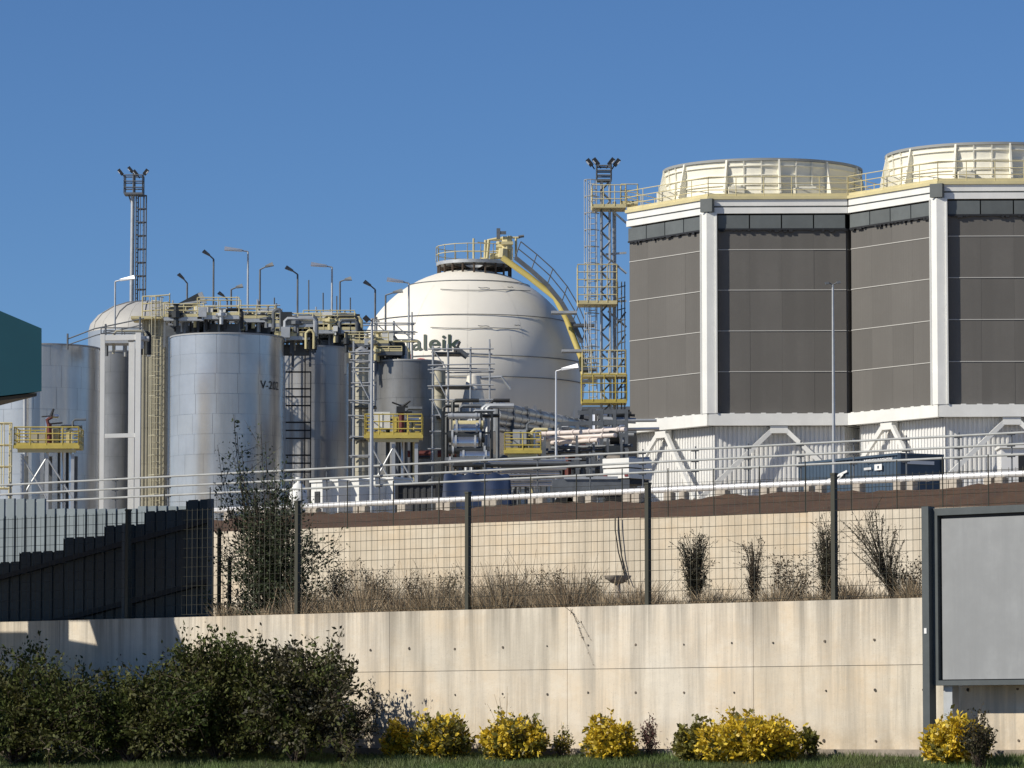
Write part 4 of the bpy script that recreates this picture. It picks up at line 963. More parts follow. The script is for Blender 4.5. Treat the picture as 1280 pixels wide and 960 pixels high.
# steel frame with dark equipment between platform and cooling tower
c = P(745, 570, 224); g = yard_z(c.x, c.y)
root = thing('steel_frame', 'dark open steel frame full of pipes under the yellow mast landing', 'frame', (c.x, c.y, g))
for x in (700, 722, 738, 752, 768, 783):
    t = P(x, 512 if x > 722 else 530, 226); build('frame_post', MB().bar((t.x, t.y, g), t, .18), M['galvdk'], root)
for y in (516, 530, 546, 566, 580): build('frame_beam', MB().bar(P(700 if y > 525 else 722, y, 226), P(785, y - 2, 226), .16, .22), M['galvdk'], root)
for k in range(34):
    x = rnd.uniform(700, 782); y = rnd.uniform(514 if x > 725 else 532, 585); a = P(x, y, 227 + rnd.uniform(0, 5)); L = rnd.uniform(.6, 2.2)
    pts = [a, a + Vector((L, 0, rnd.uniform(-.1, .1)))] if rnd.random() < .5 else [Vector((a.x, a.y, g)), a, a + Vector((.12, 0, .08)), a + Vector((rnd.uniform(.3, .8), 0, .08))]
    build('process_pipe', MB().tube(pts, rnd.uniform(.06, .2), 8), M[rnd.choice(('galv', 'darkpipe', 'black', 'galvdk', 'silver', 'galv'))], root, smooth='auto')
# loose pipework and dark equipment behind the barrier, left of the frame
c = P(690, 590, 224); g = yard_z(c.x, c.y)
root = thing('pump_row', 'row of dark pumps and pipes in shade behind the barrier rails', 'equipment', (c.x, c.y, g))
for k in range(46):
    x = rnd.uniform(505, 780); y = rnd.uniform(560, 606); a = P(x, y, 226 + rnd.uniform(0, 6)); L = rnd.uniform(.4, 2.0); ga = yard_z(a.x, a.y)
    pts = [a, a + Vector((L, 0, 0))] if rnd.random() < .4 else [Vector((a.x, a.y, ga)), a, a + Vector((.12, 0, .08)), a + Vector((rnd.uniform(.3, .9), 0, .08))]
    build('pump_pipe', MB().tube(pts, rnd.uniform(.06, .24), 8), M[rnd.choice(('darkpipe', 'darkpipe', 'black', 'galvdk', 'galv', 'rust'))], root, smooth='auto')
c = P(690, 590, 206); g = yard_z(c.x, c.y)
root = thing('pipe_trestle', 'low trestle of thin silvery horizontal pipes just behind the barrier rails', 'pipe rack', (c.x, c.y, g))
for x in (566, 612, 660, 700, 742): t = P(x, 574, 207); build('trestle_post', MB().bar((t.x, t.y, g), t, .12), M['galvdk'], root)
for k in range(15):
    y = 575 + k * 2.3; x0 = rnd.uniform(556, 640); x1 = rnd.uniform(690, 748); yy = 206.6 - (k % 3) * .25
    build('thin_pipe', MB().tube([P(x0, y + .6, yy), P(x1, y - 1.0, yy)], rnd.choice((.035, .05, .07)), 8), M[rnd.choice(('silver', 'galv', 'silver', 'darkpipe', 'galvdk'))], root, smooth='auto')
# added dark backdrop, standing in for shaded equipment and closing the view
a, b = P(-160, 560, 318), P(800, 560, 318); 
root = thing('dark_backdrop', 'long low dark backdrop added for the shade between tanks and under the sphere', 'building', ((a.x + b.x) / 2, 320, yard_z(0, 318)))
nb = 26
for i in range(nb):
    x0 = a.x + (b.x - a.x) * i / nb; x1 = a.x + (b.x - a.x) * (i + .995) / nb; pxm = -160 + 960 * (i + .5) / nb; zt = zof(640, 438 if 395 < pxm < 475 else (512 if pxm > 690 else 558), 318)
    build('roof', MB().box(((x0 + x1) / 2, 322, zt + .15), (x1 - x0 - .01, 7, .25)), M['galvdk'], root)
    build('wall_bay', MB().box(((x0 + x1) / 2, 322 + (i % 2) * .1, (zt + 10) / 2), (x1 - x0, 6, zt - 10)), M['darkmatt'], root)

# ------------------------------------------------------------------ containers, cabins, vehicles
def container(label, p0, along, L, W, H, m, name='shipping_container', ends=True):
    d = Vector(along).normalized(); nb_ = Vector((-d.y, d.x, 0)); root = thing(name, label, 'container', p0)
    def pt(s, w_, z): return p0 + d * s + nb_ * w_ + Vector((0, 0, z))
    for k, (w0, sgn) in enumerate(((0, -1), (W, 1))):
        mb = MB(); n_ = int(L / .28); v = []
        for j in range(n_):
            for ds, o in ((0, 0), (.09, 0), (.12, .036), (.22, .036), (.25, 0)): v.append(pt(.08 + j * (L - .16) / n_ + ds, w0 - sgn * (.03 + o), 0))
        for p in v: mb.v += [(p.x, p.y, p.z + .15), (p.x, p.y, p.z + H - .1)]
        mb.f = [(2 * j, 2 * j + 2, 2 * j + 3, 2 * j + 1) for j in range(len(v) - 1)]; build('side_wall', mb, M[m], root)
    for s in (.05, L - .05): build('end_wall', MB().prism([pt(s - .03, .05, .15), pt(s + .03, .05, .15), pt(s + .03, W - .05, .15), pt(s - .03, W - .05, .15)], [pt(s - .03, .05, H - .1), pt(s + .03, .05, H - .1), pt(s + .03, W - .05, H - .1), pt(s - .03, W - .05, H - .1)]), M[m], root)
    build('roof', MB().prism([pt(.02, .02, H - .1), pt(L - .02, .02, H - .1), pt(L - .02, W - .02, H - .1), pt(.02, W - .02, H - .1)], [pt(.02, .02, H - .02), pt(L - .02, .02, H - .02), pt(L - .02, W - .02, H - .02), pt(.02, W - .02, H - .02)]), M[m], root)
    mb = MB()
    for s in (0, L):
        for w_ in (0, W): mb.bar(pt(s, w_, 0), pt(s, w_, H), .14)
    for z in (.08, H - .05):
        mb.bar(pt(0, 0, z), pt(L, 0, z), .1); mb.bar(pt(0, W, z), pt(L, W, z), .1); mb.bar(pt(0, 0, z), pt(0, W, z), .1); mb.bar(pt(L, 0, z), pt(L, W, z), .1)
    build('corner_frame', mb, M[m], root); return root, pt
f0 = P(1000, 600, 204); f1 = P(1124, 600, 197); dd = Vector((f1.x - f0.x, f1.y - f0.y, 0)); L = dd.length
ztop = zof(1124, 566, 197); H = 2.6; p0 = Vector((f0.x, f0.y, ztop - H))
root, pt = container('dark blue shipping container with white lettering before the cooling tower', p0, dd, L, 2.44, H, 'box20')
def decal(s0, s1, z0, z1, m='decal'):
    e = -.05; return MB().prism([pt(s0, e, z0), pt(s1, e, z0), pt(s1, e + .012, z0), pt(s0, e + .012, z0)], [pt(s0, e, z1), pt(s1, e, z1), pt(s1, e + .012, z1), pt(s0, e + .012, z1)])
k = L / 124.0; rz = lambda y: H - (y - 566) * 197 / F
s = (1082 - 1000) * k; rn = random.Random(5); mb = MB()
while s < (1115 - 1000) * k:                                   # illegible white block capitals
    wd = rn.uniform(.10, .15); z0, z1 = rz(575), rz(571)
    mb.add(decal(s, s + .035, z0, z1).v, decal(s, s + .035, z0, z1).f)
    for zz in rn.sample((z0, (z0 + z1) / 2 - .02, z1 - .04), 2): x = decal(s, s + wd, zz, zz + .04); mb.add(x.v, x.f)
    if rn.random() < .6: x = decal(s + wd - .035, s + wd, z0, z1); mb.add(x.v, x.f)
    s += wd + .035
build('side_lettering', mb, M['decal'], root)
mb = MB(); s = (1082 - 1000) * k
while s < (1091 - 1000) * k: x = decal(s, s + .07, rz(584), rz(581)); mb.add(x.v, x.f); s += .10
build('side_number', mb, M['decal'], root)
build('placard', decal((1095 - 1000) * k, (1104 - 1000) * k, rz(585.5), rz(578)), M['decal'], root)
build('placard_mark', MB().add([v - dd.normalized().cross(Vector((0, 0, 1))) * -.0 + Vector((0.0, -.012, 0)) for v in map(Vector, decal((1098.5 - 1000) * k, (1100.5 - 1000) * k, rz(583.5), rz(580)).v)], decal(0, 1, 0, 1).f), M['box20'], root)
for a_, b_ in (((1028, 596), (1061, 583)), ((1050, 593), (1056, 586))):
    pA, pB = pt((a_[0] - 1000) * k, -.05, rz(a_[1])), pt((b_[0] - 1000) * k, -.05, rz(b_[1])); build('side_stripe', MB().bar(pA, pB, .015, .10), M['decal'], root)
e0 = pt(L + .09, .3, H - .42); e1 = pt(L + .09, 1.9, H - .42); build('end_lettering', MB().bar(e0, e1, .015, .16), M['decal'], root)
rp = P(1150, 600, 206); container('small dark red container right of the blue one', Vector((rp.x, rp.y, zof(1150, 575, 206) - 1.9)), (1, -.1, 0), 19 * 206 / F, 1.2, 1.9, 'boxred', 'waste_container')
# white site cabins
for i, (x0, x1, door, lb) in enumerate(((388, 404, True, 'narrow white cabin with dark door opening, leftmost of the cabin row'), (405, 424, False, 'plain white cabin second from left in the row'), (425, 450, False, 'widest plain white cabin in the middle of the row'), (453, 470, True, 'narrow white cabin with dark door opening behind the lamp post'), (472, 493, False, 'plain white cabin at the right end of the row'))):
    Y = 188 + .3 * i; a, b = P(x0, 602, Y), P(x1, 602, Y); zt = zof(x0, 603 - i * .9, Y); g = yard_z(a.x, Y); wd = b.x - a.x
    root = thing('site_cabin', lb, 'cabin', ((a.x + b.x) / 2, Y, g), 'white site cabins')
    n_ = max(2, round(wd / .35)); rz_ = -math.atan(K0); cu, sn_ = math.cos(rz_), math.sin(rz_); wd = wd * 1.22; cx_, cy_ = (a.x + b.x) / 2, Y
    def lc(u_, v_, z_): return (cx_ + u_ * cu - v_ * sn_, cy_ + u_ * sn_ + v_ * cu, z_)
    for j in range(n_): build('wall_sheet', MB().box(lc((j + .5) * wd / n_ - wd / 2, .6, (g + zt) / 2), (wd / n_ - .015, 1.2, zt - g), rz_), M['plastic'], root)
    build('roof', MB().box(lc(0, .6, zt + .05), (wd + .08, 1.35, .09), rz_), M['plastic'], root)
    if door: build('door', MB().box(lc(.05, -.02, (g + zt) / 2 - .15), (wd * .42, .05, zt - g - .5), rz_), M['darkmatt'], root)
# white bag on a pallet at the left end of the cabins
c = P(373, 620, 184); g = yard_z(c.x, c.y); zt = zof(373, 604, 184)
root = thing('bulk_bag', 'white bulging bulk bag left of the cabins, behind the fence post', 'bag', (c.x, c.y, g))
build('bag', MB().lathe((c.x, c.y, g + .12), [(.02, 0), (.36, .02), (.42, .3), (.40, (zt - g) * .5), (.36, zt - g - .4), (.22, zt - g - .18), (.10, zt - g - .1), (.13, zt - g + .12), (.02, zt - g + .14)], 14), M['plastic'], root, smooth=True); build('pallet', MB().box((c.x, c.y, g + .06), (1.0, .9, .12)), M['litter'], root)
# dark skip and blue tarpaulin heap
a, b = P(496, 604, 186), P(548, 602, 186); container('dark brown open skip between the cabins and the blue tarpaulin', Vector((a.x, a.y, a.z - 1.9)), (b.x - a.x, -.3, 0), b.x - a.x, 1.6, 1.9, 'darkmatt', 'skip')
a, b = P(552, 617, 184), P(641, 614, 184); g = yard_z(0, 184); hh = zof(600, 592, 184) - g
root = thing('covered_stack', 'stack of goods under a blue tarpaulin behind the barrier', 'tarpaulin', ((a.x + b.x) / 2, 184, g))
nx_, ny_ = 28, 8; mb = MB()
for j in range(ny_ + 1):
    for i in range(nx_ + 1):
        u, v = i / nx_, j / ny_; ex = min(1, min(u, 1 - u) * 26); ey = min(1, min(v, 1 - v) * 8)
        mb.v.append((a.x + (b.x - a.x) * u, 182.8 + 2.6 * v, g + hh * min(ex, ey) ** .5 * (.93 + .07 * math.sin(u * 19) * math.cos(v * 5)) + .02))
mb.f = [(j * (nx_ + 1) + i, j * (nx_ + 1) + i + 1, (j + 1) * (nx_ + 1) + i + 1, (j + 1) * (nx_ + 1) + i) for j in range(ny_) for i in range(nx_)]
build('tarpaulin', mb, M['bluecloth'], root, smooth=True); build('goods', MB().box(((a.x + b.x) / 2, 184.1, g + hh * .42), ((b.x - a.x) * .8, 1.7, hh * .8)), M['darkmatt'], root)
# white box lorry
a, b = P(751, 600, 200), P(789, 600, 199); g = yard_z(a.x, 200); zt = zof(770, 573, 200); wd = b.x - a.x
root = thing('box_lorry', 'white box lorry rear half hidden beside the cooling tower', 'lorry', ((a.x + b.x) / 2, 200, g))
zm = zof(770, 586, 200); zl = zof(770, 598, 200); rz_ = math.radians(-38); wd *= 1.1; lx_, ly_ = (a.x + b.x) / 2, 200.0
def ll(u_, v_, z_): return (lx_ + u_ * math.cos(rz_) - v_ * math.sin(rz_), ly_ + u_ * math.sin(rz_) + v_ * math.cos(rz_), z_)
build('cargo_box', MB().box(ll(0, .9, (zm + zt) / 2 + .03), (wd, 1.8, zt - zm - .06), rz_), M['plastic'], root); build('tail_door', MB().box(ll(0, .93, (zl + zm) / 2), (wd - .04, 1.8, zm - zl), rz_), M['plastic'], root)
build('chassis', MB().box(ll(0, .95, zl - .15), (wd - .3, 1.6, .25), rz_), M['black'], root)
for s_ in (-.32, .32):
    for v_ in (.3, 1.6): c_ = Vector(ll(s_ * wd, v_, g + .45)); e_ = Vector((math.cos(rz_), math.sin(rz_), 0)) * .14; build('wheel', MB().tube([c_ - e_, c_ + e_], .45, 16), M['tyre'], root, smooth='auto')
for s_ in (-.4, .4): build('rear_lamp', MB().box(ll(s_ * wd, .02, zl + .12), (.2, .06, .1), rz_), M['boxred'], root)
# dark low car
a, b = P(690, 604, 186), P(786, 602, 186); g = yard_z(a.x, 186); Lc = b.x - a.x; ht = zof(740, 600, 186) - g
root = thing('flat_trailer', 'dark grey low-sided trailer behind the white pipe', 'trailer', ((a.x + b.x) / 2, 186, g))
build('bed', MB().box(((a.x + b.x) / 2, 186, g + ht * .75), (Lc, 2.2, ht * .45)), M['galvdk'], root); build('side_rail', MB().box(((a.x + b.x) / 2, 184.86, g + ht + .03), (Lc * .7, .06, .12)), M['galv'], root)
for s in (.15, .3, .8): build('wheel', MB().tube([(a.x + Lc * s, 184.95, g + .4), (a.x + Lc * s, 185.25, g + .4)], .4, 14), M['tyre'], root, smooth='auto')
# dark doorway box at the right end of the cooling tower
a = P(1262, 595, 225); b = P(1290, 595, 225); g = yard_z(a.x, 225); zt = zof(1262, 560, 225)
root = thing('pump_house', 'small white pump house with dark doorway at the right edge', 'building', ((a.x + b.x) / 2, 225, g))
build('wall', MB().box(((a.x + b.x) / 2 + 1.0, 226.2, (g + zt) / 2), (b.x - a.x + 2.8, 2, zt - g)), M['whiteclad'], root); build('doorway', MB().box(((a.x + b.x) / 2 + .5, 225.18, (g + zt) / 2 - .1), (1.2, .06, zt - g - .5)), M['black'], root); build('roof', MB().box(((a.x + b.x) / 2 + 1.0, 226.2, zt + .08), (b.x - a.x + 3.0, 2.3, .14)), M['white'], root)

# ------------------------------------------------------------------ billboard at the right
BB = 0.42                                                        # metres in front of the wall
def bb(px, py, o=0.0): return WALL.pz(px, py, BB + o)
o_ = WALL.at(1180, 0, BB); root = thing('billboard', 'empty grey billboard in a dark metal frame at the right, before the wall', 'billboard', (o_.x, o_.y, base_z - .1))
pxr = 1420; a = WALL.at(1166, 0, BB); u = WALL.u
ztop = bb(1166, 636).z; zb0 = bb(1166, 857).z; zin0 = bb(1180, 849).z; zin1 = bb(1180, 647).z
Lb = (WALL.at(pxr, 0, BB) - a).length; inn = (WALL.at(1178, 0, BB) - a).length
def fb(s0, s1, z0, z1, o0, o1):
    q = [a + u * s0 + WALL.n * o1, a + u * s1 + WALL.n * o1, a + u * s1 + WALL.n * o0, a + u * s0 + WALL.n * o0]
    return MB().prism([(p.x, p.y, z0) for p in q], [(p.x, p.y, z1) for p in q])
build('frame_side', fb(0, inn - .03, zb0, ztop, -.12, .08), M['frame'], root); build('frame_side', fb(Lb - inn, Lb, zb0, ztop, -.12, .08), M['frame'], root)
build('frame_top', fb(inn - .03, Lb - inn, zin1 + .03, ztop, -.12, .08), M['frame'], root); build('frame_bottom', fb(inn - .03, Lb - inn, zb0, zin0 - .02, -.12, .10), M['frame'], root)
build('gasket', fb(inn - .028, Lb - inn, zin0 - .018, zin1 + .028, -.10, .0), M['framedk'], root)
build('sheet', fb(inn + .012, Lb - inn - .03, zin0 - .005, zin1 - .02, -.02, .03), M['board'], root)
build('back_panel', fb(.02, Lb - .02, zb0 + .02, ztop - .02, -.2, -.121), M['frame'], root)
for s in (0.16, Lb - .3): build('leg', fb(s, s + .16, base_z - .6, zb0, -.18, -.02), M['galv'], root)
# separate dark post standing left of the panel
q = WALL.at(1160.5, 0, BB + .1); r2 = thing('sign_post', 'dark square steel post standing tight against the left side of the billboard', 'post', (q.x, q.y, base_z - .1))
zt = bb(1160, 634).z; build('post', MB().box((q.x, q.y, (base_z - .3 + zt) / 2), (.125, .16, zt - base_z + .3), -math.atan(WALL.k)), M['frame'], r2); pzz = bb(1160, 789).z; qq = q + WALL.n * .085
build('sticker', MB().box((qq.x, qq.y, pzz), (.045, .012, .08), -math.atan(WALL.k)), M['decal'], r2)

# ------------------------------------------------------------------ sheet fences at the left
SF = -1.7
root = thing('stepped_sheet_fence', 'dark navy profiled sheet fence stepping down to the left behind the mesh fence', 'fence', WALL.at(120, soil_z, SF))
steps = [(-110, -40, 718), (-40, 24, 703), (24, 79, 689), (79, 130, 671), (130, 180, 656), (180, 232, 638), (232, 262, 624.5)]
for x0, x1, yt in steps:
    n_ = max(2, round((x1 - x0) / 12.5))
    for j in range(n_):
        xa, xb = x0 + (x1 - x0) * j / n_, x0 + (x1 - x0) * (j + 1) / n_; zt = WALL.pz((x0 + x1) / 2, yt, SF).z
        pts = []
        for t, o in ((0, 0), (.06, -.014), (.16, -.014), (.22, 0), (1, 0)): pts.append(WALL.at(xa + (xb - xa) * t, 0, SF + o))
        mb = MB()
        for i_, p in enumerate(pts): mb.v += [(p.x, p.y, soil_z - .2), (p.x, p.y, zt - (.022 if i_ in (1, 2) else 0))]
        mb.f = [(2 * i_, 2 * i_ + 2, 2 * i_ + 3, 2 * i_ + 1) for i_ in range(4)]; build('profiled_sheet', mb, M['navy'], root)
for (xa, ya), (xb, yb2) in (((-40, 733), (262, 650)), ((60, 779), (262, 726))):
    build('sloping_rail', MB().bar(WALL.pz(xa, ya, SF + .05), WALL.pz(xb, yb2, SF + .05), .06, .09), M['navyrail'], root)
for x, yt in ((156, 655), (263, 624)): q = WALL.at(x, 0, SF + .08); zt = WALL.pz(x, yt, SF).z; build('fence_post', MB().box((q.x, q.y, (soil_z - .2 + zt) / 2), (.085, .085, zt - soil_z + .2), -math.atan(WALL.k)), M['frame'], root)
root = thing('grey_slat_fence', 'sunlit pale grey slat fence above the dark stepped fence at far left', 'fence', WALL.at(100, soil_z, -8))
x = -120.0
while x < 236:
    yt = 624 if x < 50 else (636.5 if x < 165 else 633); q0, q1 = WALL.at(x, 0, -8), WALL.at(x + 10.0, 0, -8); zt = WALL.pz(x, yt, -8).z
    nb_ = -WALL.n * .05; q = [q0, q1, q1 + nb_, q0 + nb_]; z0 = soil_z
    build('slat', MB().prism([(p.x, p.y, z0) for p in q], [(p.x, p.y, zt + random.uniform(-.01, .01)) for p in q]), M['greysheet'], root); x += 12.7
build('backing_sheet', MB().prism([Vector((p.x, p.y, soil_z)) for p in (WALL.at(-120, 0, -8.1), WALL.at(236, 0, -8.1), WALL.at(236, 0, -8.13), WALL.at(-120, 0, -8.13))], [Vector((p.x, p.y, WALL.pz(100, 640, -8).z)) for p in (WALL.at(-120, 0, -8.1), WALL.at(236, 0, -8.1), WALL.at(236, 0, -8.13), WALL.at(-120, 0, -8.13))]), M['navyrail'], root)
for y in (660, 690): build('back_rail', MB().bar(WALL.pz(-120, y + 8, -8.2), WALL.pz(236, y, -8.2), .05, .1), M['navyrail'], root)

# ------------------------------------------------------------------ teal canopy and an unseen panel added to shade the left end
Yt = 40.0; root = thing('teal_canopy', 'dark teal canopy corner jutting in at the upper left edge', 'canopy', (P(-60, 490, Yt).x, Yt, 0))
c0, c1, c2, c3 = P(52, 489, Yt), P(52, 410.5, Yt), P(0, 388.5, Yt), P(0, 495, Yt)
lf = (c2 - c1) * 6.0; lb_ = (c3 - c0) * 6.0; fr = [c0, c1, c1 + (c2 - c1) * 2.6, c0 + lb_]; fr[2] = c1 + (c2 - c1) * 4; fr[3] = Vector((fr[2].x, Yt, (c0 + (c3 - c0) * 4).z))
dv = Vector((-1.2, 4.0, .12)); build('fascia', MB().prism(fr, [p + dv for p in fr]), M['teal'], root)
so = [p + Vector((0, .05, -.012)) for p in (fr[0], fr[3])]; build('soffit', MB().prism([so[0] + Vector((-.05, 0, 0)), so[1], so[1] + dv, so[0] + dv + Vector((-.05, 0, 0))], [p + Vector((0, 0, -.03)) for p in (so[0] + Vector((-.05, 0, 0)), so[1], so[1] + dv, so[0] + dv + Vector((-.05, 0, 0)))]), M['tealdark'], root)
for xx, yy in ((fr[3].x + .35, Yt + .6), (fr[3].x + .0, Yt + 3.2)): build('canopy_post', MB().box((xx, yy, (c3.z - .05) / 2), (.2, .2, c3.z - .05)), M['frame'], root)
SH = Vector((SV.x, SV.y, 0)).normalized(); TE_ = math.tan(SUN_EL); TT = 4.5
def cast(px, py): p = WALL.pz(px, py); return p + SH * TT + Vector((0, 0, TE_ * TT))
root = thing('unseen_shade_panel', 'tall dark unseen panel added just outside the left edge to shade the wall end', 'shade panel', cast(100, 930) * 1.0)
bpy.context.view_layer.update(); root.location.z = 0
def shade_piece(quad, name='shade_panel'):
    f = [cast(*q) for q in quad]; bk = [p + WALL.n * .12 for p in f]; build(name, MB().prism(f, bk), M['teal'], root)
shade_piece([(-420, 940), (-420, 793), (34, 790), (34, 940)]); shade_piece([(35, 940), (35, 470), (84, 470), (84, 940)]); shade_piece([(85, 940), (85, 800), (121, 806), (121, 940)])  # added panel pieces, outlined to cast the wall's shadow edge and light patches
shade_piece([(122, 940), (121.6, 806), (110, 771), (110, 470), (222, 470), (216, 771), (243, 845), (275, 940)])
shade_piece([(-420, 770), (-420, 470), (34, 470), (34, 770)]); shade_piece([(85, 770), (85, 470), (109, 470), (109, 770)])
for px in (-300, 60, 180): p = cast(px, 938); q = p + WALL.n * .3; build('shade_panel_post', MB().box((q.x, q.y, (p.z + 2) / 2), (.2, .2, p.z + 2)), M['tealdark'], root)

# ------------------------------------------------------------------ vegetation
def np_mesh(name, V, nper, m, parent=None, base=None, kind=None, smooth=False):
    off = np.array(wloc(parent) if parent else (base if base is not None else (0, 0, 0)), dtype=np.float64)
    V = (V.reshape(-1, 3) - off).astype(np.float32); nf = len(V) // nper
    me = bpy.data.meshes.new(name); me.vertices.add(len(V)); me.vertices.foreach_set('co', V.ravel())
    me.loops.add(len(V)); me.loops.foreach_set('vertex_index', np.arange(len(V), dtype=np.int32))
    me.polygons.add(nf); me.polygons.foreach_set('loop_start', np.arange(0, len(V), nper, dtype=np.int32))
    me.update(calc_edges=True)
    return link(name, me, m, parent, None if parent else Vector(off), kind)
def unit(a): return a / np.maximum(1e-9, np.linalg.norm(a, axis=-1, keepdims=True))
def leaves(C, D, size, width=0.5, jit=0.4, rng=RNG):
    """rhombic leaf faces: centres C, pointing directions D"""
    n = len(C); D = unit(D + rng.normal(0, jit, (n, 3))); S = unit(np.cross(D, rng.normal(0, 1, (n, 3))))
    L = size * rng.uniform(0.4, 1.5, (n, 1)); W = L * width
    return np.stack([C, C + D * L * .45 + S * W * .5, C + D * L, C + D * L * .45 - S * W * .5], axis=1)
def curve_pts(a, b, bend, n):
    t = np.linspace(0, 1, n)[:, None]; return a * (1 - t) ** 2 + 2 * bend * t * (1 - t) + b * t ** 2
def shrub(name, label, base, branches, leafmat, stemmat='twig', leaf=0.05, per=60, spread=0.05, cat='shrub', group=None, start=0.15, width=0.5, jit=0.6, side=0, r=0.008, mats2=None, rng=RNG):
    """branches: list of (tip, bend) points; leaves sit along every branch and its side twigs"""
    root = thing(name, label, cat, base, group); base = np.array(base); mb = MB(); CC, DD, KK = [], [], []
    for tip, bend in branches:
        tip, bend = np.array(tip), np.array(bend); st = base + rng.normal(0, .04, 3) * (1, 1, 0); pts = curve_pts(st, tip, bend, 7)
        mb.tube([Vector(p) for p in pts], r, 4, r * .35, cap=False)
        def spray(p0, p1, bd, n, s0):
            t = rng.uniform(s0, 1, n)[:, None]; C = p0 * (1 - t) ** 2 + 2 * bd * t * (1 - t) + p1 * t ** 2
            D = (bd - p0) * (1 - t) + (p1 - bd) * t
            CC.append(C + rng.normal(0, spread, (n, 3))); DD.append(unit(D) * .7)
            KK.append(np.full(n, rng.random()))
        spray(st, tip, bend, per, start)
        for k in range(side):
            t = rng.uniform(.3, .95); p = st * (1 - t) ** 2 + 2 * bend * t * (1 - t) + tip * t ** 2
            L = np.linalg.norm(tip - st) * rng.uniform(.12, .3); q = p + unit(rng.normal(0, 1, 3) + np.array((0, 0, .55))) * L
            mb.tube([Vector(p), Vector(q)], r * .5, 3, r * .2, cap=False); spray(p, q, (p + q) / 2, max(6, per // 4), .1)
    C = np.concatenate(CC); D = np.concatenate(DD); K = np.concatenate(KK); Vv = leaves(C, D, leaf, width, jit, rng)
    build('stems', mb, M[stemmat], root)
    if mats2:
        sel = K < mats2[1]; np_mesh('foliage', Vv[~sel], 4, M[leafmat], root)
        if sel.any(): np_mesh('foliage', Vv[sel], 4, M[mats2[0]], root)
    else: np_mesh('foliage', Vv, 4, M[leafmat], root)
    return root
def vpt(px, py, off): return np.array(WALL.pz(px, py, off))
# dark arching shrubs before the wall, lower left
def hedge(label, px0, px1, tops, off, nb_, leafmat, seed, per=95, mats2=None, leaf=.078):
    rng = np.random.default_rng(seed); pc = (px0 + px1) / 2; b = WALL.at(pc, verge_z(off), off); br = []
    xs = [t[0] for t in tops]; ys = [t[1] for t in tops]
    for k in range(nb_):
        px = rng.uniform(px0, px1); yt = np.interp(px, xs, ys); f = rng.uniform(0, 1) ** 1.6
        py = yt + (955 - yt) * f * .95; o = off + rng.uniform(-.75, .95)
        if rng.random() < .14: py = yt - rng.uniform(0, 22)
        tip = vpt(px, py, o); mid = vpt(pc + (px - pc) * .55, min(py, 900) + (940 - min(py, 900)) * .25 - 10, off + (o - off) * .6); br.append((tip, mid))
    return shrub('dark_shrub', label, tuple(b), br, leafmat, per=per, spread=.05, leaf=leaf, group='dark shrubs before the wall', start=.25, side=5, r=.011, mats2=mats2, rng=rng)
hedge('dark green shrub at the lower left corner of the picture', -90, 135, [(-90, 850), (0, 846), (45, 815), (60, 850), (100, 858), (135, 872)], 2.0, 150, 'leafdark', 31)
hedge('dark green shrub second from the left corner, in the wall shadow', 70, 265, [(70, 880), (120, 866), (150, 856), (200, 856), (235, 846), (265, 860)], 1.7, 130, 'leafdark', 32)
hedge('tall dark shrub astride the shadow edge on the wall', 190, 360, [(190, 870), (225, 822), (240, 820), (285, 814), (320, 820), (360, 846)], 1.3, 140, 'leafdark', 33)
hedge('dark bronze-tinged shrub with a spray reaching right over the sunlit wall', 300, 448, [(300, 860), (330, 818), (345, 830), (380, 830), (415, 828), (430, 832), (448, 880)], 1.5, 120, 'leafred', 34, mats2=('leafdark', .45))
rng = np.random.default_rng(41); b = WALL.at(425, verge_z(1.4), 1.4)
shrub('dark_shrub', 'low dark spray pointing right beside the first yellow bush', tuple(b), [(vpt(470 + rng.uniform(-35, 14), 890 + rng.uniform(-22, 34), 1.4 + rng.uniform(-.3, .3)), vpt(430, 900, 1.4)) for _ in range(24)], 'leafred', per=60, leaf=.045, group='dark shrubs before the wall', side=4, rng=rng)
# yellow variegated bushes
def yellow_bush(label, px, wpx, ytop, off, nb_, seed, yel=.5, ybot=950, leaf=.075, name='variegated_bush', cat='bush', m1='leafyel', m2='leafgrn', per=46):
    rng = np.random.default_rng(seed); b = WALL.at(px, verge_z(off), off); br = []
    for k in range(int(nb_ * 1.2)):
        a = rng.uniform(-1, 1); f = rng.uniform(0, 1) ** .7; x = px + a * wpx / 2; dome = math.sqrt(max(0, 1 - (a * .95) ** 2))
        y = ybot - (ybot - ytop) * (.25 + .75 * dome * rng.uniform(.8, 1.08)) * (.35 + .65 * f) - (rng.uniform(4, 16) if rng.random() < .14 else 0); o = off + rng.uniform(-.38, .5) * dome * wpx / 80
        br.append((vpt(x, y, o), vpt(px + a * wpx * .22, ybot - (ybot - y) * .45, off + (o - off) * .5)))
    return shrub(name, label, tuple(b), br, m1, per=per, spread=.028, leaf=leaf, cat=cat, group='bushes along the foot of the wall', start=.4, width=.6, jit=.8, side=3, r=.007, mats2=(m2, 1 - yel), rng=rng)
yellow_bush('small yellow-green bush, leftmost at the wall foot', 497, 32, 903, .7, 42, 51, .75)
yellow_bush('olive green bush with bare low stems, second from the dark shrubs', 550, 78, 894, .8, 90, 52, .35)
yellow_bush('round yellow and green bush with dry stalks sticking up', 645, 84, 900, .9, 120, 53, .7, 950)
yellow_bush('yellow-green bush between the bare wall foot and the tiny burgundy plant', 762, 64, 904, .9, 84, 54, .75, 950)
yellow_bush('dark green leafy bush touching the left side of the biggest yellow bush', 868, 50, 906, .9, 60, 55, .1, 950)
yellow_bush('biggest bright yellow bush in the middle right', 935, 130, 898, 1.1, 240, 56, .9, 955)
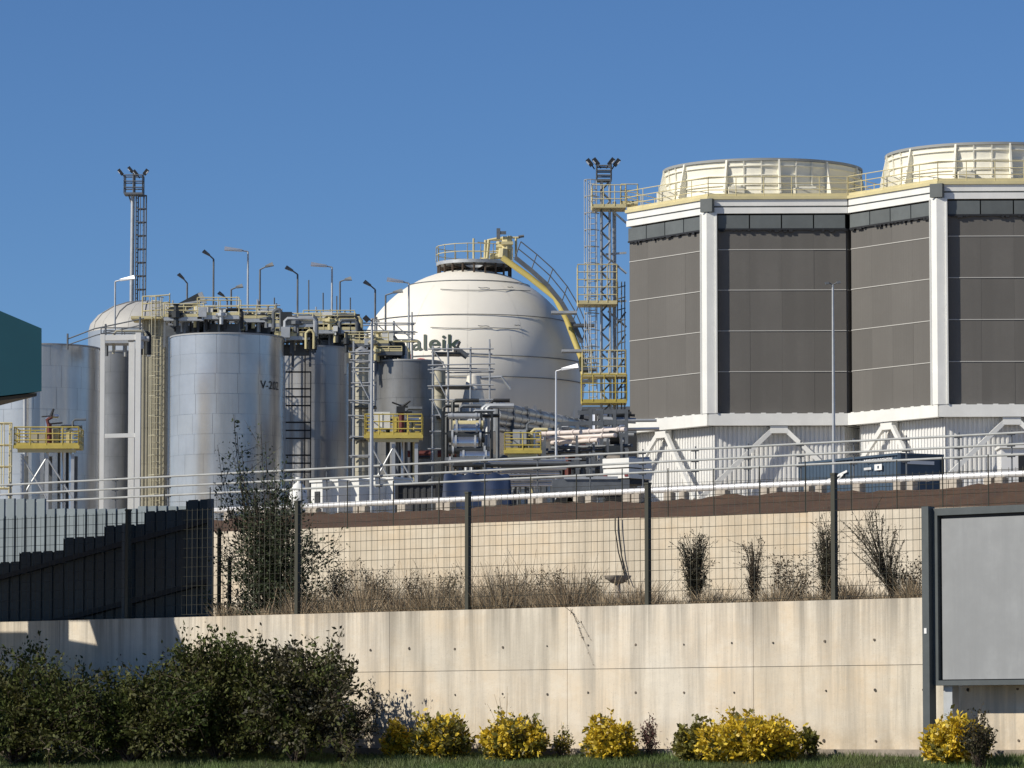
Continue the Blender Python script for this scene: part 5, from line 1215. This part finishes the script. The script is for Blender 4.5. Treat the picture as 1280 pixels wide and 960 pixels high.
yellow_bush('small dark sprig right of the biggest yellow bush', 1012, 18, 910, .8, 10, 57, .0, 940)
yellow_bush('bright yellow bush in front of the billboard post', 1195, 80, 898, 1.3, 150, 58, .88, 958)
yellow_bush('tiny burgundy plant by the wall foot', 812, 24, 898, .5, 16, 59, 1.0, 935, .035, m1='leafbur', m2='leafbur', per=22)
yellow_bush('thin dry-leaved plant right of the round yellow bush', 703, 34, 914, .6, 18, 60, .3, 940, .04, per=20)
yellow_bush('dark weedy bush behind the yellow one at the billboard', 1222, 44, 884, 1.9, 30, 61, .0, 950, .045, m2='leafred', per=26)
rng = np.random.default_rng(62); b = WALL.at(630, verge_z(.6), .6)
shrub('dry_stalks', 'few bare dry stalks standing above the round yellow bush', tuple(b), [(vpt(x, y, .6), vpt(632 + (x - 632) * .3, 905, .6)) for x, y in ((609, 880), (618, 868), (624, 872), (634, 858), (635, 866), (662, 890), (628, 884))], 'dry', 'dry', per=4, leaf=.04, cat='weed', r=.006, rng=rng)
# vine hanging from the wall top
rng = np.random.default_rng(63); b = WALL.at(710, WALL.z, .03); vr = []
for x, y in ((742, 832), (738, 800), (728, 800), (722, 780)): vr.append((vpt(x, y, .03), vpt(715 + (x - 710) * .3, 757 + (y - 757) * .4, .04)))
shrub('hanging_vine', 'thin dry vine trailing down the lower wall from its top', tuple(b), vr, 'leafdead', 'twig', per=16, leaf=.03, spread=.012, cat='vine', r=.004, rng=rng)
# verge grass
rng = np.random.default_rng(64); n = 90000
offs = rng.uniform(.3, 4.2, n) ; pxs = rng.uniform(-40, 1320, n)
C = np.empty((n, 3)); k = WALL.k; dirs = np.array([(lambda d: d.x / d.y)(ray(p, 700)) for p in np.linspace(-40, 1320, 400)]); rr = np.interp(pxs, np.linspace(-40, 1320, 400), dirs)
Yy = (WALL.Yc - offs * math.hypot(1, k)) / (1 + k * rr); C[:, 0] = rr * Yy; C[:, 1] = Yy; C[:, 2] = np.maximum(0.02, base_z - 0.07 - 0.11 * offs) - .02
hgt = rng.uniform(.03, .10, n) * (1 + .6 * np.sin(pxs * .013 + offs) ** 2); lean = rng.normal(0, .35, (n, 2)) * hgt[:, None]; tip = C + np.column_stack([lean, hgt]); wd = np.column_stack([rng.uniform(-1, 1, n), rng.uniform(-1, 1, n) * .3, np.zeros(n)]); wd = unit(wd) * rng.uniform(.004, .009, (n, 1))
np_mesh('grass', np.stack([C - wd, C + wd, tip], axis=1), 3, M['grass'], base=(0, 60, 0), kind='stuff'); gr = COL.objects[-1]; tag(gr, 'mown green grass along the foot of the wall', 'grass')
# dry weeds in the planting strip
rng = np.random.default_rng(65); n = 85000
pxs = rng.uniform(265, 1330, n); offs = -.35 - rng.uniform(0, 1, n) ** 1.4 * 5.5; rr = np.interp(pxs, np.linspace(-40, 1320, 400), dirs)
Yy = (WALL.Yc - offs * math.hypot(1, k)) / (1 + k * rr); C = np.column_stack([rr * Yy, Yy, np.full(n, soil_z - .02)])
env = np.interp(pxs, [265, 330, 430, 480, 540, 620, 700, 760, 800, 850, 950, 1000, 1100, 1200], [.45, .5, .92, .98, .82, 1.02, .92, .75, .62, .46, .5, .6, .52, .52]); clump = .55 + .45 * np.sin(pxs * .11 + offs * 2) * np.sin(pxs * .037)
hgt = env * clump * rng.uniform(.25, 1.0, n) ** 1.3; tall = rng.random(n) < .006; hgt = np.where(tall, env * rng.uniform(.9, 1.25, n), hgt)
lean = rng.normal(0, .45, (n, 2)) * hgt[:, None]; tip = C + np.column_stack([lean, hgt]); wd = unit(np.column_stack([rng.uniform(-1, 1, n), rng.uniform(-1, 1, n) * .5, np.zeros(n)])) * rng.uniform(.003, .008, (n, 1))
np_mesh('dry_weeds', np.stack([C - wd, C + wd, tip + wd * .3, tip - wd * .3], axis=1), 4, M['dry'], base=(0, 72, soil_z), kind='stuff'); tag(COL.objects[-1], 'brown dry weeds filling the strip between the two walls', 'weeds')
# seed heads and small dead bushes
for i, (px, yt, w_, nb2, m, lb) in enumerate(((470, 708, 46, 26, 'leafdead', 'withered brown weed bush right of the dark tree'), (520, 712, 40, 20, 'leafdead', 'withered weed bush left of the fence post nearest the tree'), (560, 712, 30, 18, 'leafcyp', 'greenish weed bush against the left side of that fence post'), (640, 714, 60, 24, 'leafdead', 'wide withered weed bush in the middle of the strip'), (738, 712, 20, 14, 'leafcyp', 'small upright weed left of the hanging cable'), (690, 708, 50, 22, 'leafdead', 'tall withered weed bush left of the hanging cable'), (990, 694, 66, 26, 'leafdead', 'loose pale seed-headed weed bush between the young conifers'), (1140, 698, 34, 20, 'leafdead', 'withered bush beside the billboard post'), (425, 702, 50, 26, 'leafdead', 'brown weed bush at the right foot of the dark tree'))):
    rng = np.random.default_rng(70 + i); off = -1.3 - .25 * i % 1.1; b = WALL.at(px, soil_z, off)
    shrub('weed_bush', lb, tuple(b), [(vpt(px + rng.uniform(-.5, .5) * w_, yt + rng.uniform(0, 1) ** 1.5 * 38, off + rng.uniform(-.3, .3)), vpt(px + rng.uniform(-.4, .4) * w_, yt + 36, off)) for _ in range(nb2)], m, 'dry', per=20, leaf=.04, spread=.04, cat='weed', group='weeds in the planting strip', side=4, r=.005, start=.4, rng=rng)
# young conifers
def conifer(label, px, ytop, ybase, w_, lean, nb2, m, seed, per=30, open_=0.0):
    rng = np.random.default_rng(seed); off = -1.0; b = WALL.at(px, soil_z, off); br = []; H_ = ybase - ytop
    for k_ in range(nb2):
        f = rng.uniform(.22, 1); a = rng.uniform(-1, 1); prof = .35 + .75 * min(1, f / .7) if f < .85 else 1.1 - (f - .85) * 2.5
        x = px + lean * f + a * w_ / 2 * prof; y = ybase - H_ * f; o = off + rng.uniform(-.3, .3) * prof
        fr_ = max(.08, f - .42 + open_); xr, yr = px + lean * fr_, ybase - H_ * fr_
        br.append((vpt(x, y, o), vpt(xr, yr, off)))
    root = shrub('young_conifer', label, tuple(b), br, m, 'bark', per=per, leaf=.04, spread=.014, cat='shrub', group='young conifers in the planting strip', start=.45, width=.32, jit=.35, side=3, r=.008, rng=rng)
    p = WALL.at(px, soil_z - .05, off); q = WALL.pz(px + lean * .75, ybase - H_ * .75, off); build('trunk', MB().tube([p, q], .022, 6, .01), M['bark'], root)
conifer('dense dark young conifer, leftmost of the four behind the fence', 869, 664, 752, 40, 0, 105, 'leafcyp', 81, 34)
conifer('thin sparse young conifer, second of the four', 942, 672, 748, 32, 0, 44, 'leafdead', 82, 24)
conifer('dark narrow young conifer close to the third fence post', 1034, 646, 748, 30, 0, 95, 'leafcyp', 83, 34)
conifer('leaning young conifer with bare upswept twigs, nearest the billboard', 1122, 640, 748, 74, -44, 70, 'leafcyp', 84, 22, .05)
# the dark sparse tree behind the mesh fence
rng = np.random.default_rng(90); off = -1.1; b = WALL.at(342, soil_z, off); br = []
for x, y in ((272, 556), (278, 575), (292, 518), (296, 540), (302, 560), (326, 530), (332, 555), (356, 580), (315, 580), (285, 600), (345, 600), (308, 610), (366, 615), (300, 595)):
    br.append((vpt(x, y, off + rng.uniform(-.3, .3)), vpt(325 + (x - 320) * .9, 660, off)))
for _ in range(125):
    y = rng.uniform(610, 755); x = rng.normal(342, 22 + 46 * (y - 610) / 145); y = max(y, 600 + abs(x - 325) * .75); br.append((vpt(np.clip(x, 258, 432), y, off + rng.uniform(-.8, .6)), vpt(338 + (x - 338) * .35, y + 25, off)))
root = shrub('dark_tree', 'sparse dark young tree with thin upright leaders behind the mesh fence', tuple(b), br, 'leaftree', 'bark', per=62, leaf=.062, spread=.06, cat='tree', side=4, start=.3, r=.012, rng=rng)
build('trunk', MB().tube([WALL.at(342, soil_z - .1, off), WALL.pz(330, 690, off), WALL.pz(318, 620, off)], .06, 8, .02), M['bark'], root, smooth='auto')
# two wooden stakes left of the tree
for x, y0, lb in ((274, 664, 'taller wooden stake between the dark fence and the tree'), (287, 700, 'shorter wooden stake left of the dark tree')):
    p = WALL.at(x, soil_z - .1, -1.5); t = WALL.pz(x, y0, -1.5); build('stake', MB().box((p.x, p.y, (p.z + t.z) / 2), (.07, .07, t.z - p.z)).lathe((t.x, t.y, t.z), [(.045, 0), (.01, .06)], 4), M['bark'], base=p); tag(COL.objects[-1], lb, 'stake', 'wooden stakes')
# cable loop and concrete bowl by the upper wall
a = UWALL.at(775, 0, .06); pts1 = [UWALL.pz(x, y, .06) for x, y in ((769, 648), (769, 662), (773, 690), (779, 712), (783, 728))]; pts2 = [UWALL.pz(x, y, .08) for x, y in ((773, 646), (774, 665), (777, 695), (781, 715), (787, 730))]
root = thing('hanging_cable', 'black cable loop hanging down the upper wall', 'cable', pts1[-1]); build('cable', MB().tube(pts1, .014, 6), M['black'], root, smooth='auto'); build('cable', MB().tube(pts2, .014, 6), M['black'], root, smooth='auto')
p = WALL.pz(772, 724, -4.0); root = thing('concrete_bowl', 'small pale concrete bowl on a stem below the hanging cable', 'bowl', (p.x, p.y, soil_z))
build('bowl', MB().lathe((p.x, p.y, p.z), [(.02, -.08), (.10, -.07), (.22, .02), (.24, .06), (.2, .06), (.02, 0)], 18), M['block'], root, smooth='auto'); build('stem', MB().lathe((p.x, p.y, soil_z), [(.10, 0), (.06, .1), (.05, p.z - soil_z - .07), (.09, p.z - soil_z - .06)], 12), M['block'], root, smooth='auto')
